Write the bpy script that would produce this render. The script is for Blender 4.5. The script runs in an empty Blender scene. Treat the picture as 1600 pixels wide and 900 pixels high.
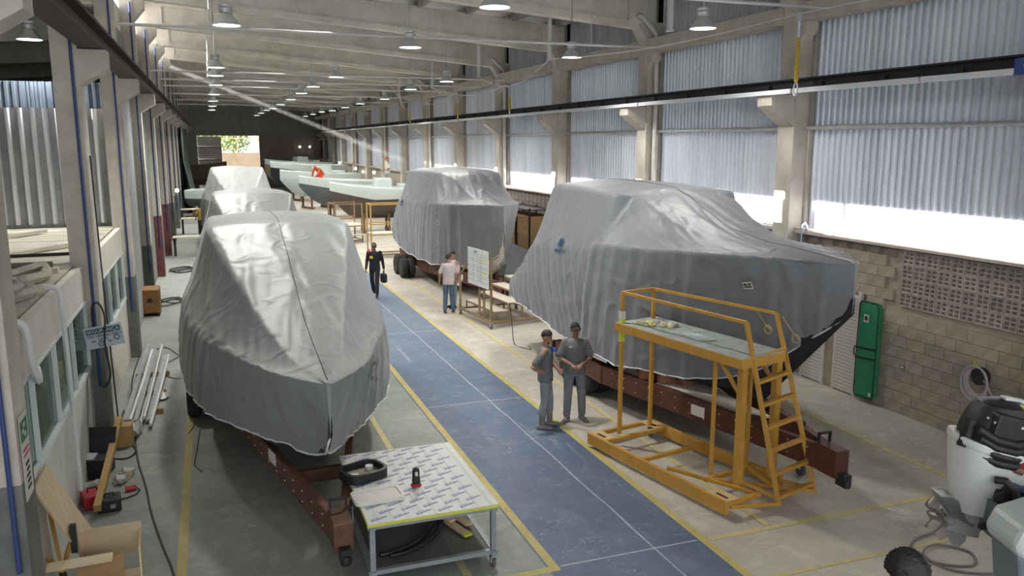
import bpy, bmesh, math, random
from mathutils import Vector, Matrix, noise
from mathutils.bvhtree import BVHTree
random.seed(7)
SC = bpy.context.scene
COL = SC.collection
PI = math.pi
# ------------------------------------------------------------------ camera
F_PX, CAM_H = 1280.0, 4.8
PITCH = math.atan(228 / F_PX)
YAW = math.atan(477 * math.cos(PITCH) / F_PX)
cd = bpy.data.cameras.new('camera'); cam = bpy.data.objects.new('camera', cd); COL.objects.link(cam)
cd.sensor_width = 36.0; cd.lens = 36.0 * F_PX / 1600.0; cd.clip_start = 0.05; cd.clip_end = 400
cam.location = (0, 0, CAM_H); cam.rotation_euler = (PI / 2 - PITCH, 0, -YAW)
SC.camera = cam
# ------------------------------------------------------------------ world, sun, exposure
w = bpy.data.worlds.new('sky'); SC.world = w; w.use_nodes = True
bg = w.node_tree.nodes['Background']
bg.inputs[0].default_value = (0.90, 0.95, 1.0, 1); bg.inputs[1].default_value = 1.5
sd = bpy.data.lights.new('sun', 'SUN'); sd.energy = 26.0; sd.angle = 0.006; sd.color = (1.0, 0.95, 0.88)
sun = bpy.data.objects.new('sun', sd); COL.objects.link(sun)
SUN_DIR = Vector((1.0, -0.02, -0.404)).normalized()
sun.rotation_euler = SUN_DIR.to_track_quat('-Z', 'Y').to_euler(); sun.location = (-20, 20, 20)
SC.view_settings.view_transform = 'Standard'; SC.view_settings.look = 'None'
SC.view_settings.exposure = 0.75; SC.view_settings.gamma = 1.0
try: SC.view_settings.use_curve_mapping = False
except Exception: pass
SC.cycles.max_bounces = 7; SC.cycles.diffuse_bounces = 4; SC.cycles.glossy_bounces = 2; SC.cycles.transmission_bounces = 3
def portal(loc, rot, sx, sy):
    l = bpy.data.lights.new('daylight_portal', 'AREA'); l.shape = 'RECTANGLE'; l.size = sx; l.size_y = sy
    l.cycles.is_portal = True
    o = bpy.data.objects.new('daylight_portal', l); COL.objects.link(o); o.location = loc; o.rotation_euler = rot
    return o
portal((4.8, -6.2, 4.2), (PI / 2, 0, 0), 14.0, 8.4)
portal((-2.1, 19, 8.78), (PI / 2, 0, -PI / 2), 50.0, 0.7)
# ------------------------------------------------------------------ mesh helpers
def V(*a): return Vector(a)
class MB:
    def __init__(s): s.v = []; s.f = []; s.m = []
    def add(s, vs, fs, mi=0):
        b = len(s.v); s.v += [tuple(p) for p in vs]; s.f += [tuple(b + i for i in q) for q in fs]; s.m += [mi] * len(fs)
        return s
    def box(s, c, d, R=None, mi=0):
        h = [x / 2 for x in d]; vs = []
        for k in range(8):
            p = Vector(((-1, 1)[k & 1] * h[0], (-1, 1)[k >> 1 & 1] * h[1], (-1, 1)[k >> 2 & 1] * h[2]))
            if R is not None: p = R @ p
            vs.append(p + Vector(c))
        return s.add(vs, [(0, 2, 3, 1), (4, 5, 7, 6), (0, 1, 5, 4), (2, 6, 7, 3), (0, 4, 6, 2), (1, 3, 7, 5)], mi)
    def b2(s, lo, hi, mi=0):
        return s.box([(a + b) / 2 for a, b in zip(lo, hi)], [abs(b - a) for a, b in zip(lo, hi)], None, mi)
    def beam(s, p0, p1, w, h, up=(0, 0, 1), mi=0):
        p0, p1 = Vector(p0), Vector(p1); d = (p1 - p0); L = d.length; d.normalize()
        u = Vector(up)
        if abs(d.dot(u)) > .98: u = Vector((1, 0, 0))
        x = d.cross(u).normalized(); z = x.cross(d).normalized()
        return s.box((p0 + p1) / 2, (w, L, h), Matrix((x, d, z)).transposed(), mi)
    def tube(s, pts, r, n=8, cap=True, mi=0, closed=False):
        pts = [Vector(p) for p in pts]; N = len(pts); b = len(s.v)
        rr = r if isinstance(r, (list, tuple)) else [r] * N
        t0 = (pts[1] - pts[0]).normalized(); a = Vector((0, 0, 1)) if abs(t0.z) < .9 else Vector((1, 0, 0))
        x = t0.cross(a).normalized(); vs = []; fs = []
        for i, p in enumerate(pts):
            if closed: t = (pts[(i + 1) % N] - pts[i - 1]).normalized()
            else: t = (pts[min(i + 1, N - 1)] - pts[max(i - 1, 0)]).normalized()
            x = (x - t * x.dot(t)); x = x.normalized() if x.length > 1e-6 else t.orthogonal().normalized(); y = t.cross(x)
            for k in range(n):
                q = 2 * PI * k / n; vs.append(p + (x * math.cos(q) + y * math.sin(q)) * rr[i])
        for i in range(N if closed else N - 1):
            j = (i + 1) % N
            for k in range(n): fs.append((i * n + k, i * n + (k + 1) % n, j * n + (k + 1) % n, j * n + k))
        if cap and not closed:
            fs.append(tuple(range(n))[::-1]); fs.append(tuple((N - 1) * n + k for k in range(n)))
        return s.add(vs, fs, mi)
    def lathe(s, prof, c=(0, 0, 0), n=20, R=None, mi=0, caps=True):
        vs = []; fs = []; N = len(prof)
        for r, z in prof:
            for k in range(n):
                q = 2 * PI * k / n; p = Vector((r * math.cos(q), r * math.sin(q), z))
                if R is not None: p = R @ p
                vs.append(p + Vector(c))
        for i in range(N - 1):
            for k in range(n): fs.append((i * n + k, i * n + (k + 1) % n, (i + 1) * n + (k + 1) % n, (i + 1) * n + k))
        if caps and prof[0][0] > 1e-5: fs.append(tuple(range(n))[::-1])
        if caps and prof[-1][0] > 1e-5: fs.append(tuple((N - 1) * n + k for k in range(n)))
        return s.add(vs, fs, mi)
    def prism(s, poly, a, b, mi=0):
        """poly: list of 3D points, extruded from +a to +b (vectors)"""
        n = len(poly); a, b = Vector(a), Vector(b)
        vs = [Vector(p) + a for p in poly] + [Vector(p) + b for p in poly]
        fs = [tuple(range(n))[::-1], tuple(range(n, 2 * n))] + [(i, (i + 1) % n, n + (i + 1) % n, n + i) for i in range(n)]
        return s.add(vs, fs, mi)
    def grid(s, rows, mi=0, closed=False):
        n = len(rows[0]); vs = [p for r in rows for p in r]; fs = []
        for i in range(len(rows) - 1):
            for k in range(n if closed else n - 1):
                fs.append((i * n + k, i * n + (k + 1) % n, (i + 1) * n + (k + 1) % n, (i + 1) * n + k))
        return s.add(vs, fs, mi)
    def mesh(s, name, mats, smooth=False, off=None):
        me = bpy.data.meshes.new(name)
        vs = s.v if off is None else [(p[0] - off[0], p[1] - off[1], p[2] - off[2]) for p in s.v]
        me.from_pydata(vs, [], s.f)
        for m in (mats if isinstance(mats, (list, tuple)) else [mats]): me.materials.append(m)
        if any(s.m): me.polygons.foreach_set('material_index', s.m)
        bm = bmesh.new(); bm.from_mesh(me); bmesh.ops.recalc_face_normals(bm, faces=bm.faces); bm.to_mesh(me); bm.free()
        if smooth:
            me.polygons.foreach_set('use_smooth', [True] * len(me.polygons))
            if smooth != 'all': me.set_sharp_from_angle(angle=math.radians(38))
        me.update(); return me
def link(name, data, parent=None, loc=None, rot=None):
    o = bpy.data.objects.new(name, data); COL.objects.link(o)
    if parent is not None: o.parent = parent
    if loc is not None: o.location = loc
    if rot is not None: o.rotation_euler = rot
    return o
def obj(name, mb, mats, parent=None, smooth=False, world=False, bev=0, loc=None, rot=None, label=None):
    off = None
    if world and parent is not None:
        off = parent.location if parent.parent is None else parent.parent.location + parent.location
    o = link(name, mb.mesh(name, mats, smooth, off), parent, loc, rot)
    if bev:
        m = o.modifiers.new('edge', 'BEVEL'); m.width = bev; m.segments = 2; m.limit_method = 'ANGLE'; m.angle_limit = .6
    if label: o['label'] = label
    return o
def tag(o, label, cat=None, group=None, kind=None):
    if label: o['label'] = label
    if cat: o['category'] = cat
    if group: o['group'] = group
    if kind: o['kind'] = kind
    return o
def thing(name, label, cat, loc=(0, 0, 0), rz=0, group=None, kind=None):
    o = link(name, None, None, loc, (0, 0, rz)); o.empty_display_size = .1
    return tag(o, label, cat, group, kind)
def struct(o, label=None, cat=None, group=None): return tag(o, label, cat, group, 'structure')
def copy_tree(o, parent=None):
    c = o.copy(); COL.objects.link(c); c.parent = parent
    for ch in o.children: copy_tree(ch, c)
    return c
def text_mesh(name, txt, size, mat, parent, loc, R, align='CENTER', bold=0.0):
    cu = bpy.data.curves.new(name, 'FONT'); cu.body = txt; cu.size = size; cu.align_x = align; cu.align_y = 'CENTER'; cu.offset = bold
    t = bpy.data.objects.new(name, cu); COL.objects.link(t)
    dg = bpy.context.evaluated_depsgraph_get(); me = bpy.data.meshes.new_from_object(t.evaluated_get(dg))
    bpy.data.objects.remove(t); bpy.data.curves.remove(cu)
    me.materials.clear(); me.materials.append(mat)
    o = link(name, me, parent); o.matrix_local = Matrix.Translation(loc) @ R.to_4x4()
    return o
def axes(x, y, z): return Matrix((Vector(x), Vector(y), Vector(z))).transposed()
# ------------------------------------------------------------------ materials
MATS = {}
def M(name, c1, c2=None, scale=4.0, rough=.6, metal=0, bump=0, bscale=60, stretch=(1, 1, 1), lo=.35, hi=.65, rnd=0, spec=.5, rough2=None, emit=None, es=0, alpha=None, trans=0, detail=6, coords='Object'):
    if name in MATS: return MATS[name]
    m = bpy.data.materials.new(name); m.use_nodes = True; nt = m.node_tree; N = nt.nodes; L = nt.links
    p = N['Principled BSDF']; p.inputs['Roughness'].default_value = rough; p.inputs['Metallic'].default_value = metal
    p.inputs['Specular IOR Level'].default_value = spec
    p.inputs['Base Color'].default_value = (*c1, 1)
    if emit: p.inputs['Emission Color'].default_value = (*emit, 1); p.inputs['Emission Strength'].default_value = es
    if trans: p.inputs['Transmission Weight'].default_value = trans
    if alpha is not None: p.inputs['Alpha'].default_value = alpha
    tc = N.new('ShaderNodeTexCoord'); mp = N.new('ShaderNodeMapping'); mp.inputs['Scale'].default_value = stretch
    L.new(tc.outputs[coords], mp.inputs[0])
    out = None
    if c2 is not None:
        nz = N.new('ShaderNodeTexNoise'); nz.inputs['Scale'].default_value = scale; nz.inputs['Detail'].default_value = detail; nz.inputs['Roughness'].default_value = .65
        L.new(mp.outputs[0], nz.inputs['Vector'])
        rp = N.new('ShaderNodeValToRGB'); rp.color_ramp.elements[0].position = lo; rp.color_ramp.elements[1].position = hi
        rp.color_ramp.elements[0].color = (*c1, 1); rp.color_ramp.elements[1].color = (*c2, 1)
        L.new(nz.outputs[0], rp.inputs[0]); out = rp.outputs[0]
        if rough2 is not None:
            mr = N.new('ShaderNodeMapRange'); mr.inputs[1].default_value = lo; mr.inputs[2].default_value = hi; mr.inputs[3].default_value = rough; mr.inputs[4].default_value = rough2
            L.new(nz.outputs[0], mr.inputs[0]); L.new(mr.outputs[0], p.inputs['Roughness'])
    if rnd:
        oi = N.new('ShaderNodeObjectInfo'); mr = N.new('ShaderNodeMapRange'); mr.inputs[3].default_value = 1 - rnd; mr.inputs[4].default_value = 1 + rnd
        L.new(oi.outputs['Random'], mr.inputs[0])
        hs = N.new('ShaderNodeHueSaturation'); L.new(mr.outputs[0], hs.inputs['Value'])
        if out is None: hs.inputs['Color'].default_value = (*c1, 1)
        else: L.new(out, hs.inputs['Color'])
        out = hs.outputs[0]
    if out is not None: L.new(out, p.inputs['Base Color'])
    if bump:
        n2 = N.new('ShaderNodeTexNoise'); n2.inputs['Scale'].default_value = bscale; n2.inputs['Detail'].default_value = 4
        L.new(mp.outputs[0], n2.inputs['Vector'])
        bp = N.new('ShaderNodeBump'); bp.inputs['Strength'].default_value = bump; bp.inputs['Distance'].default_value = .02
        L.new(n2.outputs[0], bp.inputs['Height']); L.new(bp.outputs[0], p.inputs['Normal'])
    MATS[name] = m; return m
def glassy(name, col, a):
    if name in MATS: return MATS[name]
    m = bpy.data.materials.new(name); m.use_nodes = True; N = m.node_tree.nodes; L = m.node_tree.links
    p = N['Principled BSDF']; p.inputs['Base Color'].default_value = (*col, 1); p.inputs['Roughness'].default_value = .05
    t = N.new('ShaderNodeBsdfTransparent'); t.inputs[0].default_value = (.8, .9, .85, 1); mx = N.new('ShaderNodeMixShader'); mx.inputs[0].default_value = a
    L.new(t.outputs[0], mx.inputs[1]); L.new(p.outputs[0], mx.inputs[2]); L.new(mx.outputs[0], N['Material Output'].inputs[0])
    MATS[name] = m; return m
concrete = M('concrete', (.36, .325, .27), (.56, .52, .45), 1.5, .85, bump=.15, bscale=30, lo=.3, hi=.7)
concrete_roof = M('roof concrete', (.52, .485, .42), (.74, .70, .62), 1.3, .85, bump=.15, bscale=25, lo=.3, hi=.7)
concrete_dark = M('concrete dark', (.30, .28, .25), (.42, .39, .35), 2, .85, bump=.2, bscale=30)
paint_grey = M('base paint', (.095, .10, .088), (.15, .155, .138), 2.5, .7, bump=.1)
paint_red = M('red base paint', (.10, .03, .03), (.16, .05, .05), 2.5, .7)
block_m = M('block', (.29, .245, .19), (.38, .325, .255), 3.5, .92, bump=.5, bscale=70, rnd=.07)
mortar = M('mortar', (.30, .26, .205), (.37, .32, .255), 6, .95, bump=.4)
block_dark = M('dark block', (.13, .10, .09), (.30, .25, .21), 1.2, .92, bump=.5, bscale=60, rnd=.10)  # darker mottled block for upper courses and the farther bays
breeze_m = M('breeze block', (.30, .24, .22), (.44, .37, .33), 3, .92, bump=.4, bscale=80, rnd=.18)
black_void = M('void', (.012, .011, .010), rough=.95)
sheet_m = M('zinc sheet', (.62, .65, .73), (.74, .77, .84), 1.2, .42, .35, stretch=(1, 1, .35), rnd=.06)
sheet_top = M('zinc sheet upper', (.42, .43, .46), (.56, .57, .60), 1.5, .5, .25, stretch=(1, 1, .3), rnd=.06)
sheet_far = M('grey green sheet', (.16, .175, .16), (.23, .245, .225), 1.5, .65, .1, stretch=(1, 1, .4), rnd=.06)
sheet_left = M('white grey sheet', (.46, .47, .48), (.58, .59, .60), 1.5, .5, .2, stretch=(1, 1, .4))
roof_sheet = M('roof sheet', (.66, .65, .64), (.78, .77, .76), 1.2, .6, .1)
steel_dark = M('dark rail steel', (.018, .017, .022), (.035, .032, .036), 3, .5, .4)
steel_brown = M('rusty girder', (.045, .030, .024), (.075, .052, .042), 3, .6, .3)
white_bar = M('white bar', (.68, .69, .72), rough=.45)
galv = M('galvanised', (.46, .47, .48), (.58, .59, .60), 6, .45, .5)
grey_pipe = M('grey pipe', (.52, .50, .47), (.62, .60, .56), 4, .5)
blue_pipe = M('blue pipe', (.025, .05, .17), rough=.45)
yellow_line = M('yellow floor paint', (.38, .31, .10), (.50, .41, .15), 3, .65, lo=.3, hi=.7)
yellow_worn = M('worn yellow paint', (.42, .38, .22), (.56, .47, .20), 5, .7, lo=.35, hi=.6)
def floor_mat(name, base, dark, pale, scuff, warm=None):
    m = bpy.data.materials.new(name); m.use_nodes = True; N = m.node_tree.nodes; L = m.node_tree.links; p = N['Principled BSDF']
    tc = N.new('ShaderNodeTexCoord')
    def nz(sc, det, st=(1, 1, 1), dist=0):
        mp = N.new('ShaderNodeMapping'); mp.inputs['Scale'].default_value = st; L.new(tc.outputs['Object'], mp.inputs[0])
        n = N.new('ShaderNodeTexNoise'); n.inputs['Scale'].default_value = sc; n.inputs['Detail'].default_value = det; n.inputs['Roughness'].default_value = .7
        n.inputs['Distortion'].default_value = dist
        L.new(mp.outputs[0], n.inputs['Vector']); return n.outputs[0]
    def ramp(s, a, b):
        r = N.new('ShaderNodeMapRange'); r.inputs[1].default_value = a; r.inputs[2].default_value = b; L.new(s, r.inputs[0]); return r.outputs[0]
    def mix(f, a, b):
        x = N.new('ShaderNodeMix'); x.data_type = 'RGBA'; L.new(f, x.inputs[0])
        for k, q in ((6, a), (7, b)):
            if isinstance(q, tuple): x.inputs[k].default_value = (*q, 1)
            else: L.new(q, x.inputs[k])
        return x.outputs[2]
    c = mix(ramp(nz(.35, 6), .35, .68), base, dark)
    c = mix(ramp(nz(2.3, 8, dist=.6), .52, .72), c, pale)
    if warm: c = mix(ramp(nz(.16, 3), .4, .6), c, warm)
    fine = nz(7, 10, dist=1.8); big = nz(.9, 5)
    mul = N.new('ShaderNodeMath'); mul.operation = 'MULTIPLY'; L.new(ramp(fine, .54, .80), mul.inputs[0]); L.new(ramp(big, .42, .58), mul.inputs[1])
    c = mix(mul.outputs[0], c, scuff)
    st = ramp(nz(3, 6, (1, .12, 1), .4), .64, .72); m2 = N.new('ShaderNodeMath'); m2.operation = 'MULTIPLY'; L.new(st, m2.inputs[0]); m2.inputs[1].default_value = .45
    c = mix(m2.outputs[0], c, scuff)
    L.new(c, p.inputs['Base Color'])
    r = N.new('ShaderNodeMapRange'); r.inputs[3].default_value = .42; r.inputs[4].default_value = .75; L.new(nz(1.4, 6), r.inputs[0]); L.new(r.outputs[0], p.inputs['Roughness'])
    bp = N.new('ShaderNodeBump'); bp.inputs['Strength'].default_value = .12; bp.inputs['Distance'].default_value = .01; L.new(nz(40, 3), bp.inputs['Height']); L.new(bp.outputs[0], p.inputs['Normal'])
    MATS[name] = m; return m
floor_m = floor_mat('concrete floor', (.48, .44, .37), (.33, .30, .255), (.56, .515, .435), (.70, .66, .59))
floor_green = floor_mat('greenish floor', (.29, .31, .27), (.19, .21, .185), (.34, .36, .315), (.50, .51, .47))
blue_floor = floor_mat('blue lane paint', (.10, .135, .20), (.075, .108, .18), (.14, .172, .23), (.40, .43, .46))
# ================================================================== STRUCTURE
Y_END = 92.0; ROWS = [13.8 + 6 * k for k in range(-3, 13)]
def zb(x): return 8.6 - .0784 * x          # underside of the main beams
# floor: pale concrete, a greener painted strip, the blue lane
fl = obj('floor', MB().b2((-14, -6.5, -.15), (13, Y_END, 0)), floor_m); struct(fl)
fg = obj('floor_strip', MB().b2((-2.3, -6.5, .0), (3.36, 60, .003)), floor_green, fl)
bl = obj('floor_blue_lane', MB().b2((3.36, -6.5, .0), (5.42, Y_END, .004)), blue_floor, fl)
def line(x0, y0, x1, y1, w=.11, m=yellow_line, z=.0065):
    mb = MB().beam((x0, y0, z - .002), (x1, y1, z - .002), w, .004)
    return obj('floor_line', mb, m, fl)
line(3.44, 7.895, 3.44, 60); line(5.42, -3, 5.42, 70); line(-.56, 3, -.56, 40); line(9.82, 7.3, 9.82, 40, .09, yellow_worn)
line(3.385, 7.95, -1, 7.90, .11); line(5.48, 7.95, 11.3, 7.95, .09, yellow_worn); line(5.48, 6.95, 9.3, 6.93, .07, yellow_worn)
line(6.40, 8.0, 6.40, 30, .09, yellow_worn); line(2.46, 8.0, 2.40, 24, .09, yellow_worn)
scr = M('lane joint', (.44, .46, .49), (.30, .33, .38), 9, .8)
for y in (7.98, 14.06, 20.1, 26.1, 32.1): obj('floor_joint', MB().b2((3.52, y - .012, .003), (5.34, y + .012, .0055)), scr, fl)
pts = [(4.80 - .004 * k + .012 * random.uniform(-1, 1), 2 + k * .55, .0062) for k in range(64)]
mb = MB(); mb.grid([[(x - .010 * (1 + (i % 3 == 0)), y, .0056), (x + .010, y, .0056)] for i, (x, y, z) in enumerate(pts)])
obj('floor_crack', mb, scr, fl)
# ---------------------------------------------------------------- right wall: block plinth, cladding, girts, ring beam
WX = 11.4
wr = obj('wall_right', MB().b2((WX + .03, -6.5, 0), (WX + .25, Y_END, 3.0)), mortar); struct(wr)
BW, BH = .40, .20; GAP = .007
blk = MB().box((0, 0, 0), (.06, BW - GAP, BH - GAP)).mesh('block', block_m)
blk_d = MB().box((0, 0, 0), (.06, BW - GAP, BH - GAP)).mesh('block', block_dark)
def in_hole(y, z):
    if 11.93 < y < 13.48 and z < 2.02: return True                      # shutter doors
    if y < 11.12 and 1.9 < z < 2.96: return True                        # ventilation blocks
    return False
nb = 0
for r in range(15):
    z = r * BH + BH / 2
    y = 7.4 + (BW / 2 if r % 2 else 0)
    while y < 13.75:
        if not (in_hole(y - .1, z) or in_hole(y + .1, z)) and not (y > 12.0 and z < .0):
            o = link('block', blk_d if (z > 2.75 and y < 13.6 and (y > 11 or random.random() < .5)) or (z > 2.3 and y > 12.9) else blk, wr, (WX + .003 + random.uniform(-.004, .004), y, z)); nb += 1
        y += BW
# the two other bays seen between boats: darker blocks
for r in range(8, 15):
    for y in [14.45 + BW * k + (BW / 2 if r % 2 else 0) for k in range(13)] + [26.6 + BW * k for k in range(12)] + [20.5 + BW * k for k in range(13)]:
        link('block', blk_d, wr, (WX + .003, y, r * BH + BH / 2))
# ventilation blocks (each with six slots)
def breeze_mesh():
    mb = MB(); S = .247; d = .05
    xs = [-S / 2, -S / 2 + .024, -.013, .013, S / 2 - .024, S / 2]; zs = [-S / 2, -S / 2 + .028, -.048, -.024, .020, .044, S / 2 - .028, S / 2]
    zs = [-S / 2, -.097, -.050, -.025, .025, .050, .097, S / 2]
    for i in range(5):
        for j in range(7):
            if i in (1, 3) and j in (1, 3, 5): continue
            mb.b2((0, xs[i], zs[j]), (d, xs[i + 1], zs[j + 1]))
    return mb.mesh('vent_block', breeze_m)
bm_ = breeze_mesh()
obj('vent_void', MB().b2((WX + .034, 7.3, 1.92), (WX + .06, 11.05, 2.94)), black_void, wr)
for j in range(4):
    for i in range(14):
        link('vent_block', bm_, wr, (WX - .018 + random.uniform(-.004, .004), 10.92 - .255 * i, 2.055 + .25 * j))
# sill ledge
sill_m = M('sill', (.40, .34, .31), (.56, .47, .43), 2, .7)
# cladding sheets
def corr(w, h, pitch=.16, dep=.035, flat=.35):
    mb = MB(); n = int(round(w / pitch)); prof = []
    for k in range(n):
        y = k * pitch
        prof += [(0, y), (0, y + pitch * flat), (dep, y + pitch * .5), (dep, y + pitch * (.5 + flat))]
    prof.append((0, n * pitch))
    mb.grid([[(x, y, 0) for x, y in prof], [(x, y, h) for x, y in prof]])
    return mb
SW = .96; SX = 11.52
tier = {}
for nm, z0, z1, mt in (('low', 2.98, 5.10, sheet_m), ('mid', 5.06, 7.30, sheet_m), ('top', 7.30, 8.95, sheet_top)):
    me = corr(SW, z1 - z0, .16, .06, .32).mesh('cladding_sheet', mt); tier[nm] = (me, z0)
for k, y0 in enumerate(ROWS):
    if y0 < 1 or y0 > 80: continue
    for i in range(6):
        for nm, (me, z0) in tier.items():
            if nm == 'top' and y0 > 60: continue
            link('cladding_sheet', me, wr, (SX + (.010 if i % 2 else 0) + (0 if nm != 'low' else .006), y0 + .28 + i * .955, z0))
obj('outer_skin', MB().b2((11.62, -6.5, 2.9), (11.7, Y_END, 9)), black_void, wr)
jm = MB().b2((11.44, .05, 3.0), (11.56, .11, 7.1)).mesh('shade_strip', concrete_dark)  # dark strip painting in the shade on the sheet beside each column
girt = MB().tube([(0, 0, 0), (0, 5.5, 0)], .042, 8).mesh('girt', galv, True)
ringb = MB().b2((11.02, .5, 7.12), (11.40, 6.0, 7.46)).mesh('ring_beam', concrete)
sillm = MB().b2((11.28, .5, 2.96), (11.56, 6.0, 3.03)).mesh('sill', sill_m)
pipe_sill = MB().tube([(11.30, .5, 3.06), (11.30, 6.0, 3.06)], .022, 6).mesh('sill_conduit', M('conduit', (.50, .40, .37), rough=.5), True)
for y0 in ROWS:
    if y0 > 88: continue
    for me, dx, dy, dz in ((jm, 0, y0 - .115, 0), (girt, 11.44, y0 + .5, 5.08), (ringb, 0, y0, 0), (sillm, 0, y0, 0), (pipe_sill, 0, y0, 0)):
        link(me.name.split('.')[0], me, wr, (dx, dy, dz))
# columns
def corbel(mb, x0, x1, y0, y1, zt, h0, h1):     # x0 at the column, x1 tip
    mb.prism([(x0, 0, zt), (x1, 0, zt), (x1, 0, zt - h0), (x0, 0, zt - h1)], (0, y0, 0), (0, y1, 0))
mb = MB().b2((11.1, 0, 0), (11.6, .5, 7.9)); cr = mb.mesh('concrete_column', concrete)
mb = MB(); corbel(mb, 11.1, 10.55, .02, .48, 5.73, .22, .62); cr1 = mb.mesh('corbel', concrete)
mb = MB(); corbel(mb, 11.1, 10.86, .03, .47, 7.86, .10, .50); cr2 = mb.mesh('bracket', concrete)
mb = MB(); mb.prism([(11.08, 0, 7.12), (11.08, -.22, 7.12), (11.08, -.22, 6.95), (11.08, 0, 6.76)], (0, 0, 0), (.28, 0, 0)); cr3 = mb.mesh('ring_seat', concrete)
pm = MB().tube([(11.30, -.12, 0), (11.30, -.12, 7.45), (11.26, -.12, 7.6), (10.85, -.10, 8.02), (10.7, -.10, 8.05)], .062, 10).mesh('downpipe', grey_pipe, True)
ROW_WORDS = {}
for k, y0 in enumerate(ROWS):
    if y0 < 1: continue
    c = link('concrete_column', cr, None, (0, y0, 0))
    struct(c)
    link('corbel', cr1, c); link('bracket', cr2, c); link('ring_seat', cr3, c)
    if k % 2 == 0: link('downpipe', pm, c)
# ---------------------------------------------------------------- roof: beams, purlins, corrugated sheets
ce = obj('ceiling', MB().b2((-2.3, -6.5, 9.93), (-2.2, -6.4, 9.94)), roof_sheet); struct(ce)
mb = MB(); rows = []; n = int((Y_END + 6.5) / .25); prof = []
for k in range(n):
    y = -6.5 + k * .25; prof += [(y, 0), (y + .09, 0), (y + .125, .045), (y + .215, .045)]
mb.grid([[(x, y, zb(x) + 1.07 + z) for y, z in prof] for x in (-2.35, 11.8)])
obj('roof_sheet', mb, roof_sheet, ce)
def bm_section(x): return zb(x)
XA, XB = -2.0, 11.35
def sloped(mb, w, z0, z1, xa=XA, xb=XB):
    mb.prism([(xa, 0, zb(xa) + z0), (xb, 0, zb(xb) + z0), (xb, 0, zb(xb) + z1), (xa, 0, zb(xa) + z1)], (0, -w / 2, 0), (0, w / 2, 0))
mb = MB(); sloped(mb, .34, 0, .17); sloped(mb, .16, .17, .72); sloped(mb, .34, .72, .85); sloped(mb, .34, .17, .72, XA, XA + .8); sloped(mb, .34, .17, .72, XB - .8, XB)
for x in (1.0, 3.2, 5.4, 7.6): sloped(mb, .20, .17, .72, x, x + .03)
beam_me = mb.mesh('roof_beam', concrete_roof)
for y0 in ROWS:
    if y0 > 90: continue
    o = link('roof_beam', beam_me, None, (0, y0 + .25, 0)); struct(o)
pur = {}
for i in range(9):
    x = -1.3 + i * 1.55
    me = MB().b2((x - .06, .18, zb(x) + .80), (x + .06, 5.82, zb(x) + 1.04)).mesh('purlin', concrete_dark)
    for y0 in ROWS:
        if -1 < y0 < 70: link('purlin', me, ce, (0, y0 + .25, 0))
# clerestory on the left: edge beam and fascia added to bound the sun slit
eb = obj('trim_1', MB().b2((-2.25, -6.5, 7.70), (-2.05, Y_END, 8.43)), concrete_roof); struct(eb)
obj('closing_panel', MB().b2((-2.20, 46.7, 8.43), (-2.12, Y_END, 9.13)), sheet_far, eb); obj('closing_panel', MB().b2((-2.20, 44.3, 8.43), (-2.12, 45.2, 9.13)), sheet_far, eb)
obj('closing_panel', MB().b2((-2.20, 45.2, 8.43), (-2.12, 46.7, 8.70)), sheet_far, eb); obj('closing_panel', MB().b2((-2.20, 45.2, 8.92), (-2.12, 46.7, 9.13)), sheet_far, eb)  # panels added to narrow the sun slit to a single streak
fa = obj('trim_2', MB().b2((-2.15, -6.5, 9.13), (-2.05, Y_END, 9.86)), concrete_roof); struct(fa)
# ---------------------------------------------------------------- left column row
mbc = MB().b2((-2.05, 0, 0), (-1.70, .5, 8.78)); cl = mbc.mesh('concrete_column', concrete)
mb = MB(); corbel(mb, -1.70, -1.32, .0, .45, 6.14, .28, .52); cl1 = mb.mesh('corbel', concrete)
mb = MB(); corbel(mb, -1.70, -1.42, .02, .48, 8.72, .25, .6); cl2 = mb.mesh('bracket', concrete)
pb = MB().b2((-2.055, -.004, 0), (-1.696, .504, 1.85)).mesh('painted_base', paint_grey)
pr = MB().b2((-2.055, -.004, 0), (-1.696, .504, 2.2)).mesh('painted_base', paint_red)
bp = MB().tube([(-1.78, -.035, 1.05), (-1.78, -.035, 8.6)], .021, 8).mesh('blue_pipe', blue_pipe, True)
for k, y0 in enumerate(ROWS):
    if y0 < 5: continue
    c = link('concrete_column', cl, None, (0, y0, 0)); struct(c)
    link('corbel', cl1, c); link('bracket', cl2, c); link('painted_base', pr if k in (6, 7) else pb, c); link('blue_pipe', bp, c)
# left crane girder and right rail
mb = MB(); x = -1.50
mb.b2((x - .16, -2, 6.44), (x + .16, 88, 6.48)); mb.b2((x - .012, -2, 6.18), (x + .012, 88, 6.44)); mb.b2((x - .16, -2, 6.15), (x + .16, 88, 6.18))
g = obj('crane_girder', mb, steel_brown); tag(g, 'rust brown steel crane girder resting on the corbels of the blue-piped columns', 'girder')
rt = thing('crane_rail', 'dark steel crane rail with white conductor bars along the window wall', 'rail', (10.68, 45, 5.74))
mb = MB(); mb.b2((10.56, -2, 5.96), (10.80, 88, 5.99)); mb.b2((10.665, -2, 5.77), (10.695, 88, 5.96)); mb.b2((10.56, -2, 5.74), (10.80, 88, 5.77))
obj('rail', mb, steel_dark, rt, world=True)
cbm = MB().b2((10.48, 0, 5.715), (10.555, 2.93, 5.80)).mesh('conductor_bar', white_bar)
clip = MB().b2((10.50, -.02, 5.78), (10.60, .02, 5.90)).mesh('clip', steel_dark)
for i in range(26):
    y = 4.2 + i * 3.0
    o = link('conductor_bar', cbm, rt, (-10.68, y - 45, -5.74)); o = link('clip', clip, rt, (-10.68, y + .7 - 45, -5.74)); link('clip', clip, rt, (-10.68, y + 2.2 - 45, -5.74))
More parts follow.
